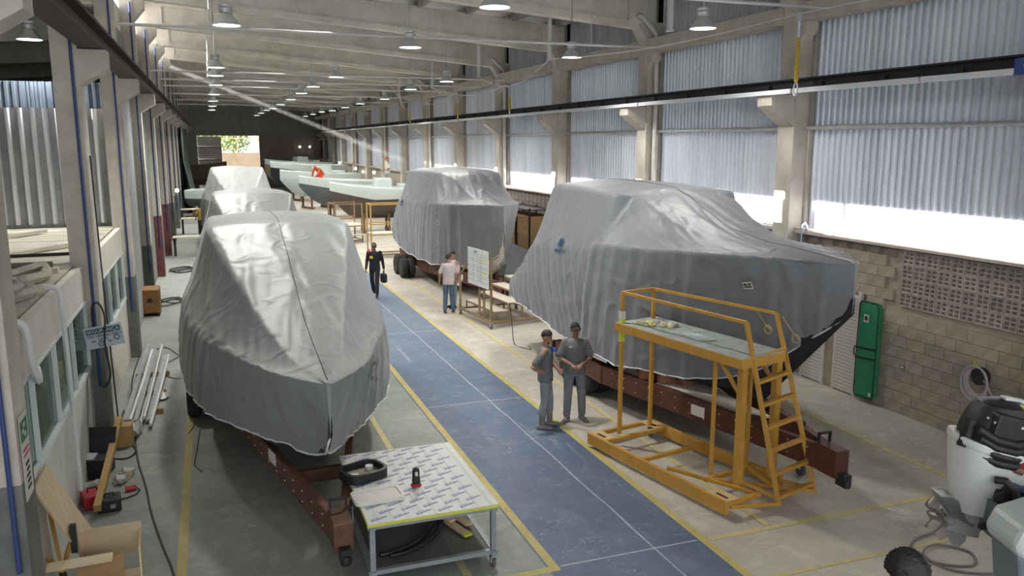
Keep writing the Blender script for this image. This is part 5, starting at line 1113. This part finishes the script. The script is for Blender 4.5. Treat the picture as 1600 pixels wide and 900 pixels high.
obj('label', MB().box(px(1562, 650, -.305), (.07, .004, .025)), tagwhite, en); obj('red_cap', MB().box(px(1546, 680, -.32), (.05, .02, .04)), MATS['red plastic'], en)
for k in range(7): ball_mb = MB(); ball(ball_mb, px(1508 + 11 * k, 636 + (k * 7) % 13, -.27), .012, 8); obj('bolt_head', ball_mb, galv, en, True)
eloft('midsection', [(1532, 796, .23, .16, .15), (1524, 812, .20, .12, .2), (1512, 828, .17, .085, .25), (1507, 836, .20, .075, .3)], eng_g)
pl_ = [px(1463, 772), px(1476, 771), px(1545, 822), px(1552, 838), px(1538, 836), px(1500, 815)]
mb = MB(); mb.prism([px(1464, 771), px(1482, 770), px(1528, 806), px(1518, 822), px(1480, 800)], (0, -.11, 0), (0, -.09, 0)); mb.prism([px(1464, 771), px(1482, 770), px(1528, 806), px(1518, 822), px(1480, 800)], (0, .09, 0), (0, .11, 0)); mb.prism([px(1464, 771), px(1482, 773), px(1528, 810), px(1518, 822), px(1480, 800)], (0, -.11, 0), (0, .11, 0)); obj('anti_ventilation_plate', mb, eng_g, en)
mb = MB(); mb.prism([px(1478, 795), px(1520, 825), px(1518, 850), px(1508, 863), px(1497, 858), px(1474, 815)], (0, -.03, 0), (0, .03, 0)); obj('skeg', mb, eng_g, en, bev=.02)
a, b = px(1474, 812), px(1512, 822); mb = MB(); limb(mb, [a, a.lerp(b, .5), b], [.055, .075, .035], 14); obj('gearcase', mb, eng_g, en, True)
mb = MB(); mb.prism([px(1480, 826), px(1494, 842), px(1478, 852), px(1467, 838)], (0, -.012, 0), (0, .012, 0)); obj('trim_tab', mb, M('rosy anode', (.36, .29, .26), rough=.6), en)
hub = px(1468, 808); ax = (a - b).normalized(); pr_ = obj('propeller', MB().tube([hub - ax * .07, hub, hub + ax * .06, hub + ax * .09], [.055, .055, .045, .02], 14), chrome, en, True)
e1 = ax.orthogonal().normalized(); e2 = ax.cross(e1)
for k in range(3):
    q = k * 2 * PI / 3 + .9; r = e1 * math.cos(q) + e2 * math.sin(q); s = ax.cross(r); rows = []
    for i in range(8):
        u = i / 7; w_ = .02 + .085 * math.sin(PI * min(1, .12 + u * .88)) ; c = hub + r * (.04 + .15 * u); tw = .9 - .45 * u
        rows.append([c + (s * math.cos(tw) + ax * math.sin(tw)) * w_ * j + ax * .02 * (1 - j * j) for j in (-1, -.5, 0, .5, 1)])
    o = obj('blade', MB().grid(rows), chrome, pr_, 'all'); sm = o.modifiers.new('t', 'SOLIDIFY'); sm.thickness = .008
# motor well, hose, swim platform of the boat that carries the engine
pg = M('blue grey gelcoat', (.13, .16, .175), (.16, .19, .205), 2, .4); wellg = thing('motor_bracket', 'blue-grey motor bracket box with black control hose below the engine', 'bracket', EO, -psi)
def ebox(name, pts, d0, d1, mt, bev=.02, par=None): mb = MB(); mb.prism([px(*p) for p in pts], (0, d0, 0), (0, d1, 0)); return obj(name, mb, mt, par or wellg, bev=bev)
ebox('box', [(1521, 762), (1610, 790), (1612, 850), (1565, 842), (1527, 822)], -.42, -.05, pg)
ebox('well_floor', [(1530, 745), (1620, 765), (1620, 788), (1528, 762)], -.40, .05, eng_k, .01)
obj('control_hose', MB().tube([px(1522, 728, -.34), px(1532, 726, -.40), px(1542, 738, -.44), px(1550, 758, -.44), px(1570, 774, -.44), px(1600, 778, -.42), px(1640, 776, -.40)], .038, 12), eng_k, wellg, True)
obj('hose_clip', MB().tube([px(1515, 752, -.40), px(1520, 745, -.41), px(1530, 742, -.41), px(1532, 750, -.41), px(1522, 756, -.40)], .008, 6), eng_k, wellg, True)
obj('fitting', MB().box(px(1541, 744, -.38), (.10, .08, .09)), eng_k, wellg, bev=.02)
for x0, x1 in ((1577, 1548), (1590, 1570)): obj('stand_leg', MB().tube([px(x0, 805, -.45), px(x1, 915, -.48), px(x1 - 2, 978, -.5)], .022, 8), M('grey stand', (.14, .14, .135), rough=.5), wellg, True)
obj('stand_leg', MB().tube([px(1570, 830, -.48), px(1562, 850, -.5), px(1558, 872, -.5)], .018, 8), eng_k, wellg, True)
sp = thing('swim_platform', 'pale grey rounded swim platform corner at the lower picture edge', 'swim platform', (6.6, 4.6, 0))
mb = MB(); mb.prism([(6.24, 4.75, 1.45), (6.34, 4.75, 1.61), (6.775, 4.62, 1.74), (7.6, 4.34, 1.74), (7.6, 4.30, 1.15), (6.92, 4.40, 1.02), (6.26, 4.73, 1.36)], RY * -.22, RY * .25); obj('top', mb, M('pale gelcoat', (.44, .47, .45), (.50, .53, .51), 2, .35), sp, world=True, bev=.05)
mb = MB(); mb.prism([(6.27, 4.72, 1.37), (6.93, 4.40, 1.03), (7.6, 4.28, 1.16), (7.6, 4.2, .55), (6.92, 4.36, .50), (6.30, 4.68, .98)], RY * -.18, RY * .22); obj('side', mb, pg, sp, world=True, bev=.03)
obj('support', MB().b2((6.85, 4.35, 0), (6.95, 4.45, .58)), steel_dark, sp, world=True); obj('support', MB().b2((7.45, 4.2, 0), (7.55, 4.3, .60)), steel_dark, sp, world=True)
# cable on the floor by the engine
fc = M('black cable', (.022, .022, .021), rough=.6); gc_ = M('grey cable', (.16, .15, .14), rough=.6)
def cable(label, pts, r=.011, m=None, n=8):
    P = [Vector(p) for p in pts]; out = []
    for i in range(len(P) - 1):
        p0, p1, p2, p3 = P[max(i - 1, 0)], P[i], P[i + 1], P[min(i + 2, len(P) - 1)]
        for k in range(n):
            u = k / n; out.append(.5 * ((2 * p1) + (p2 - p0) * u + (2 * p0 - 5 * p1 + 4 * p2 - p3) * u * u + (3 * p1 - p0 - 3 * p2 + p3) * u ** 3))
    out.append(P[-1]); o = obj('cable', MB().tube(out, r, 6), m or fc, None, True); tag(o, label, 'cable'); return o
cable('grey cable loops on the concrete beneath the outboard engine', [(10.0, 7.85, .014), (9.5, 7.5, .014), (9.06, 7.29, .014), (8.34, 7.13, .014), (7.84, 7.05, .014), (7.55, 6.8, .014), (7.65, 6.5, .014), (7.98, 6.35, .014), (8.2, 6.6, .014), (7.95, 6.85, .03), (7.6, 6.7, .03), (7.7, 6.3, .014), (8.3, 6.1, .014), (8.7, 6.5, .014)], .014, gc_)
cable('long black cable running down the green floor strip to the front', [(-1.55, 17.8, .5), (-1.62, 16.8, .3), (-1.55, 15.6, .05), (-1.45, 14.6, .012), (-1.28, 13.1, .012), (-1.10, 12.0, .012), (-.98, 11.1, .012), (-.82, 10.2, .012), (-.66, 9.4, .012), (-.55, 8.6, .012)], .013)
cable('black cable loop on the floor at the foot of the signed column', [(-1.62, 15.0, .25), (-1.72, 14.2, .02), (-1.78, 13.8, .012), (-1.66, 13.35, .012), (-1.45, 13.25, .012), (-1.34, 13.5, .012), (-1.42, 13.9, .012), (-1.5, 14.6, .05)], .015)
cable('thin black cable curling from the pipe bundle to the covered boat', [(-1.5, 20.3, .012), (-1.2, 20.5, .012), (-.98, 19.9, .012), (-.90, 19.5, .012), (-1.15, 18.9, .012), (-1.2, 18.3, .012), (-.95, 17.7, .012), (-.62, 17.6, .012), (-.5, 17.4, .25)], .012)
cable('tangled black cable heap beside the column painted red', [(-1.6, 26.5, .02), (-1.2, 26.9, .02), (-1.0, 26.3, .05), (-1.5, 25.8, .04), (-1.7, 26.4, .06), (-1.3, 27.1, .05), (-.9, 26.6, .03), (-1.2, 26.0, .07), (-1.6, 26.6, .08), (-1.1, 27.3, .02)], .02)
cable('coiled dark cable heap farther along the column row', [(-1.5, 33, .02), (-1.0, 33.6, .02), (-.7, 33.0, .04), (-1.2, 32.4, .04), (-1.6, 33.1, .06), (-1.1, 33.8, .05), (-.8, 33.2, .07), (-1.3, 32.7, .06)], .03)
cable('thin cable hanging from the large cover stern to the pale floor', [(6.62, 18.2, 1.0), (6.64, 18.1, .5), (6.66, 18.0, .04), (6.72, 17.6, .012), (6.86, 17.4, .012), (6.92, 17.7, .012)], .010)
cable('loose brown cords hanging from the nearest cover', [(-.55, 15.2, 1.0), (-.56, 15.1, .5), (-.54, 14.9, .02), (-.50, 14.5, .012), (-.58, 14.1, .012)], .010, M('brown cord', (.12, .08, .05), rough=.7))
cable('thin black cord dangling under the nearest cover', [(-.28, 12.9, 1.0), (-.34, 12.8, .6), (-.42, 12.7, .2), (-.46, 12.6, .012), (-.36, 12.3, .012)], .009)
cable('dark cable trailing over the office planks', [(-7, 14.9, 3.05), (-5, 14.7, 3.02), (-3.5, 14.95, 3.0), (-2.2, 15.0, 3.0)], .03)
cable('thick cable bundle crossing the office planks', [(-7, 13.2, 3.10), (-5, 13.3, 3.08), (-3.6, 13.0, 3.10), (-2.2, 13.3, 3.06)], .045, M('dusty cable', (.16, .14, .12), rough=.8))
# ragged cloth hose along the office roof edge
dust = M('dusty sheath', (.34, .30, .25), (.46, .42, .36), 6, .9)
cable('dusty wrapped hose draped along the office roof edge', [(-2.35, 9.0, 3.02), (-2.2, 9.8, 3.03), (-2.3, 10.4, 3.05), (-2.1, 11.1, 3.03), (-2.3, 11.8, 3.05), (-2.15, 12.4, 3.04), (-2.3, 13.2, 3.05)], .075, dust)
cable('second dusty hose twisting beside the roof edge hose', [(-2.6, 9.6, 3.04), (-2.3, 10.3, 3.12), (-2.15, 10.8, 3.15), (-2.4, 11.5, 3.1), (-2.6, 12.3, 3.05), (-2.3, 12.9, 3.1)], .06, dust)
wh_p = M('white pvc', (.62, .63, .62), rough=.4)
cable('white pvc pipe bent down over the office header by the windows', [(-2.0, 11.3, 3.04), (-1.84, 11.3, 3.0), (-1.82, 11.3, 2.7), (-1.82, 11.35, 2.48), (-1.82, 11.4, 1.4), (-1.82, 11.4, .32)], .035, wh_p)
cable('white elbow hose hanging from the office header near the first column', [(-2.0, 9.3, 3.02), (-1.85, 9.3, 2.95), (-1.82, 9.3, 2.6), (-1.80, 9.45, 2.35), (-1.84, 9.6, 2.45)], .045, wh_p)
cable('black hose looping over the safety sign from the blue pipe', [(-1.78, 13.74, 1.15), (-1.72, 13.70, 1.05), (-1.62, 13.68, 1.25), (-1.66, 13.68, 1.75), (-1.63, 13.68, 2.15), (-1.70, 13.68, 2.38), (-1.80, 13.70, 2.30), (-1.80, 13.70, 1.9)], .014)
cable('black cable running down the inner edge of the signed column', [(-1.66, 13.9, 4.6), (-1.64, 13.9, 3.0), (-1.62, 13.95, 1.5), (-1.60, 14.05, .05)], .012)
# ================================================================== SIGNS
sgn = thing('safety_sign', 'white and dark green safety sign hung crookedly on the second column', 'sign', (-1.66, 13.69, 1.86)); Rt = Matrix.Rotation(-.13, 3, 'Y'); wsg = M('sign white', (.52, .55, .60), rough=.5); gsg = M('sign green', (.01, .06, .045), rough=.5)
def signbox(name, x0, z0, x1, z1, y, mt): 
    o = obj(name, MB().b2((x0, y - .004, z0), (x1, y, z1)), mt, sgn); o.rotation_euler = (0, -.13, 0); return o
signbox('plate', -.27, -.17, .27, .17, 0, wsg); signbox('banner', -.24, .055, .24, .14, -.004, gsg)
RT = axes((1, 0, 0), (0, 0, 1), (0, -1, 0)); Rs = Matrix.Rotation(-.13, 3, 'Y')
for txt, x, z, s, mt in (('SEGURANÇA', 0, .097, .078, wsg), ('USO OBRIGATÓRIO', 0, .018, .054, gsg), ('DE EPI', -.02, -.038, .05, gsg)): text_mesh('lettering', txt, s, mt, sgn, Rs @ Vector((x, -.010, z)), Rs @ RT, bold=.001)
for x, z in ((-.06, -.105), (.17, -.045)):
    o = obj('pictogram', MB().tube([Rs @ Vector((x + .036 * math.cos(q), -.008, z + .036 * math.sin(q))) for q in [k * 2 * PI / 20 for k in range(20)]], .007, 5, closed=True), gsg, sgn, True)
for x0, z0, x1, z1 in ((-.19, -.06, -.13, -.045), (.04, -.09, .10, -.075), (-.08, -.11, -.04, -.10)): signbox('pictogram', x0, z0, x1, z1, -.006, gsg)
fs = thing('column_notice', 'narrow notice with green symbols and red lines on the first column', 'sign', (-1.693, 8.05, 2.15))
obj('paper', MB().b2((0, -.16, -.50), (.004, .16, .28)), M('notice white', (.56, .54, .50), rough=.6), fs); obj('green_symbol', MB().b2((.004, -.13, .03), (.007, .13, .22)), M('symbol green', (.05, .16, .07), rough=.6), fs)
for y0, z0 in ((-.08, .10), (.0, .06), (-.02, .15)): obj('symbol_mark', MB().b2((.007, y0, z0), (.009, y0 + .07, z0 + .04)), wsg, fs)
for z in (-.06, -.11): obj('red_line', MB().b2((.004, -.10, z), (.007, .12, z + .018)), MATS['red plastic'], fs)
for k in range(5): obj('text_line', MB().b2((.004, -.06 + .02 * (k % 2), -.20 - .055 * k), (.007, .08, -.175 - .055 * k)), logo_dark, fs)
# ================================================================== CLUTTER ALONG THE OFFICE
plyw = M('raw plywood', (.48, .36, .22), (.58, .46, .31), 2.2, .7, stretch=(1, 7, 1), bump=.1)
o = obj('plywood_sheet', MB().prism([(-1.84, 9.50, 1.40), (-1.86, 8.95, 1.34), (-1.50, 9.62, .02), (-1.44, 10.20, .02)], (0, 0, 0), (.02, 0, .006)), plyw); tag(o, 'raw plywood sheet leaning against the office wall', 'plywood')
pbx = thing('plywood_box', 'open plywood box standing by the first column', 'box', (-1.22, 9.22, 0), .05)
obj('back_board', MB().b2((-.36, .34, .22), (.28, .36, .58)), plyw, pbx); obj('side_board', MB().b2((.26, -.18, .18), (.28, .34, .50)), plyw, pbx); obj('top_board', MB().b2((-.62, -.20, .42), (.0, -.02, .44)), M('pale ply strip', (.56, .45, .28), (.64, .53, .36), 3, .7), pbx); obj('front_board', MB().b2((-.36, -.04, .0), (.10, -.02, .40)), crate_m, pbx); obj('floor_board', MB().b2((-.36, -.02, .0), (.26, .34, .03)), plyw, pbx)
yj = thing('yellow_trestle', 'yellow steel trestle legs tucked behind the plywood sheet', 'trestle', (-1.78, 9.35, 0))
for p0, p1 in (((-.10, .35, .85), (.06, -.10, .25)), ((.0, -.05, .10), (.16, .05, .62)), ((-.10, .0, .40), (.08, -.10, .30))): obj('leg', MB().beam(p0, p1, .035, .035), ylw, yj)
obj('black_clamp', MB().b2((.14, .0, .42), (.20, .06, .74)), eng_k, yj); obj('knob', MB().lathe([(.001, 0), (.04, 0), (.04, .05), (.001, .05)], (.06, -.12, .22), 12), eng_k, yj, True); obj('chain', MB().tube([(-.02, -.12, .36), (.06, -.14, .30), (.1, -.12, .36)], .01, 6), flash_y, yj, True)
bbx = thing('open_toolbox', 'black case standing open with a pale lining at the column foot', 'case', (-1.80, 12.75, 0), -.25)
obj('base', MB().b2((-.18, -.22, 0), (.18, .22, .30)), eng_k, bbx, bev=.015); obj('lid', MB().box((.02, .22, .46), (.38, .03, .36), Matrix.Rotation(-.45, 3, 'X')), eng_k, bbx); obj('lining', MB().box((-.06, -.10, .315), (.20, .18, .02), Matrix.Rotation(.2, 3, 'X')), M('case lining', (.36, .37, .38), rough=.6), bbx)
obj('lid_edge', MB().box((.02, .205, .46), (.39, .006, .37), Matrix.Rotation(-.45, 3, 'X')), eng_k, bbx)
o = crumple('white_sack', 1, .17, M('white sack cloth', (.48, .48, .46), (.56, .56, .54), 5, .7), None, (-1.78, 11.95, 0), 11, .8); tag(o, 'crumpled white sack lying against the office wall', 'sack')
rt_ = thing('red_toolbox', 'small red tool case beside the white sack', 'tool case', (-1.72, 11.62, 0), .3); obj('body', MB().b2((-.13, -.15, 0), (.13, .15, .20)), MATS['red plastic'], rt_, bev=.02); obj('latch', MB().lathe([(.001, -.01), (.04, -.01), (.04, .01), (.001, .01)], (.05, -.155, .10), 12, axes((1, 0, 0), (0, 0, 1), (0, 1, 0))), eng_k, rt_, True); obj('handle', MB().tube([(-.06, 0, .20), (-.05, 0, .25), (.05, 0, .25), (.06, 0, .20)], .012, 6), eng_k, rt_, True)
bk_ = thing('black_tool_case', 'black plastic tool case on the floor next to the red plug', 'tool case', (-1.50, 11.42, 0), .1); obj('body', MB().b2((-.14, -.13, 0), (.14, .13, .18)), eng_k, bk_, bev=.02); obj('latch', MB().b2((.01, -.14, .06), (.07, -.128, .11)), eng_g, bk_); obj('handle', MB().tube([(-.06, 0, .18), (-.05, 0, .22), (.05, 0, .22), (.06, 0, .18)], .012, 6), eng_k, bk_, True)
rp_ = thing('red_plug', 'red industrial plug on a black lead lying on the floor', 'plug', (-1.27, 11.95, 0)); obj('body', MB().tube([(-.06, 0, .04), (.05, .02, .04)], .04, 12), MATS['red plastic'], rp_, True); obj('collar', MB().tube([(-.09, -.005, .04), (-.06, 0, .04)], .045, 12), MATS['red plastic'], rp_, True); obj('lead', MB().tube([(.05, .02, .04), (.10, -.05, .02), (.06, -.18, .012), (-.05, -.26, .012), (-.14, -.30, .02)], .011, 6), fc, rp_, True)
tmb = M('yellow timber', (.36, .22, .07), (.44, .28, .10), 4, .7); o = obj('timber_beam', MB().beam((-1.62, 11.2, .12), (-1.56, 13.75, .50), .09, .09), tmb, bev=.004); tag(o, 'yellow-brown timber beam propped along the office wall', 'timber')
o = obj('timber_block', MB().b2((-1.66, 13.80, 0), (-1.40, 14.05, .35)), tmb, bev=.006); tag(o, 'square timber block under the propped beam end', 'timber')
for k, (x, y) in enumerate(((-1.40, 12.45), (-1.38, 12.58), (-1.45, 12.30))):
    o = crumple('paper_bag', 1, .085 + .01 * k, (M('paper brown', (.40, .30, .20), rough=.8), wr_w, wr_w)[k], None, (x, y, 0), 40 + k, .7); tag(o, ('brown paper bag', 'larger white paper wad', 'pale paper wad nearest the timber')[k] + ' beside the yellow timber beam', 'paper', 'paper rubbish by the timber')
# bundle of pipes and profiles lying along the columns
alu2 = M('aluminium profile', (.46, .47, .50), (.58, .59, .62), 4, .3, .6)
for k in range(9):
    x0 = -1.62 + .055 * k; m_ = (wh_p, alu2, wh_p, galv, alu2, wh_p, galv, alu2, wh_p)[k]; dz = (.12, .30, .22, .10, .34, .16, .26, .08, .14)[k]
    nm = ('white_pipe', 'metal_profile', 'white_pipe', 'steel_tube', 'metal_profile', 'white_pipe', 'steel_tube', 'metal_profile', 'white_pipe')[k]
    a, b = Vector((x0, 14.5 + .12 * (k % 4), dz * .5 + .03)), Vector((x0 + .10 + .02 * (k % 3), 19.2 - .25 * (k % 5), dz + .18))
    o = obj(nm, MB().tube([a, a.lerp(b, .5) - Vector((0, 0, .03)), b], .03, 8) if nm != 'metal_profile' else MB().beam(a, b, .07, .04), m_, None, nm != 'metal_profile'); tag(o, ('thick white pipe closest to the wall in the bundle', 'shiny metal profile on top of the pipe bundle', 'second white pipe in the bundle by the columns', 'steel tube low in the pipe bundle', 'highest metal profile in the pipe bundle', 'middle white pipe in the bundle by the columns', 'thin steel tube near the aisle side of the bundle', 'lowest metal profile in the pipe bundle', 'outermost white pipe nearest the cable on the floor')[k], 'pipe', 'pipe bundle by the columns')
for k, (x, y) in enumerate(((-1.80, 15.4), (-1.80, 16.6), (-1.80, 18.0))):
    o = obj('bundle_rest', MB().b2((-1.66, y - .04, 0), (-1.02, y + .04, .10)), crate_m); tag(o, ('front', 'middle', 'rear')[k] + ' wooden rest under the pipe bundle', 'timber', 'rests under the pipes')
o = crumple('plastic_wrap', 1, .14, M('cloudy plastic', (.40, .42, .41), rough=.3), None, (-1.42, 14.4, .0), 70, .9); o.scale = (.8, 2.2, 1); tag(o, 'cloudy plastic wrap trailing from the pipe bundle end', 'plastic film')
o = crumple('plastic_strip', 1, .12, MATS['cloudy plastic'], None, (-1.10, 16.4, 0), 71, .6); o.scale = (1, 1.8, 1); tag(o, 'loose plastic strip beside the pipe bundle on the aisle side', 'plastic film')
ob = thing('orange_cabinet', 'dirty orange steel box between two columns', 'box', (-1.86, 24.9, 0)); obj('body', MB().b2((-.18, -.4, .08), (.35, .4, .75)), M('dirty orange', (.22, .10, .03), (.30, .15, .05), 4, .7), ob, bev=.02); obj('vent', MB().lathe([(.001, -.01), (.07, -.01), (.07, .01), (.001, .01)], (.10, -.405, .45), 14, axes((1, 0, 0), (0, 0, 1), (0, 1, 0))), eng_k, ob, True)
for x in (-.12, .28): obj('skid', MB().b2((x, -.4, 0), (x + .06, .4, .08)), steel_dark, ob)
for k, (x, y, w_) in enumerate(((-.95, 37.5, 1.3), (-1.0, 46.5, 1.0), (-1.2, 53, 1.0))):
    t = thing('work_bench', ('pale work bench in front of the man in yellow', 'round-edged bench under the green-glare lamp', 'farthest bench along the column row')[k], 'bench', (x, y, 0), group='benches along the columns'); obj('top', MB().b2((-w_ / 2, -.35, .80), (w_ / 2, .35, .85)), ply, t)
    for sx in (-.9, .9): obj('leg', MB().b2((sx * w_ / 2 - .05, -.05, 0), (sx * w_ / 2 + .05, .05, .80)), steel_dark, t)
for k, (x, y, z, s) in enumerate(((-.2, 59, 0, 1.1), (.3, 61.5, 0, .9), (4.6, 47.3, 0, .6), (5.1, 41.9, 0, .45))):
    t = thing('stored_box', ('large tan carton by the columns beyond the pale cover', 'smaller carton stacked near the tall tan carton', 'grey bin below the grey hull', 'white drum box behind the brown access platform')[k], 'box', (x, y, z)); obj('carton', MB().b2((-s / 2, -s / 2, 0), (s / 2, s / 2, s * 1.3)), (M('tan carton', (.34, .27, .19), rough=.8), MATS['tan carton'], eng_g, hull_white)[k], t, bev=.02); obj('lid', MB().b2((-s / 2 - .01, -s / 2 - .01, s * 1.3), (s / 2 + .01, s / 2 + .01, s * 1.36)), (MATS['tan carton'], MATS['tan carton'], eng_g, hull_white)[k], t)
rc = crumple('red_tarp', 1, .5, M('red tarp cloth', (.45, .06, .03), rough=.7), None, (5.95, 42.6, .1), 90, .5); rc.scale = (1.3, .8, 1); tag(rc, 'crumpled orange-red tarp heaped by the brown access platform', 'tarp')
# green mesh curtain by the columns far along
mb = MB(); mb.grid([[(-1.55 + .05 * math.sin(k * 1.3 + z) + (.5 * max(0, 1 - z / 3.5)) , 60 + k * .35, z) for k in range(40)] for z in [i * .5 for i in range(13)]]); gc = obj('mesh_curtain', mb, M('green mesh', (.035, .065, .05), (.05, .085, .065), 3, .85), None, 'all'); tag(gc, 'dark green mesh curtain hanging along the far columns', 'curtain')
# dust lit by the sun where the last clerestory gap stays open
dm = bpy.data.materials.new('dusty air'); dm.use_nodes = True; nt = dm.node_tree; nt.nodes.clear(); vo = nt.nodes.new('ShaderNodeVolumeScatter'); vo.inputs['Density'].default_value = .11; vo.inputs['Color'].default_value = (.95, .93, .9, 1); mo = nt.nodes.new('ShaderNodeOutputMaterial'); nt.links.new(vo.outputs[0], mo.inputs['Volume'])
sl = .404; mb = MB(); mb.prism([(-1.6, 0, 8.42), (-1.6, 0, 8.76), (10.3, 0, 8.76 - 11.9 * sl), (10.3, 0, 8.42 - 11.9 * sl)], (0, 44.9, 0), (0, 46.7, 0)); du = obj('dust_haze', mb, dm); tag(du, 'slanting streak of sunlit dust in the air under the far roof', 'dust', kind='stuff')
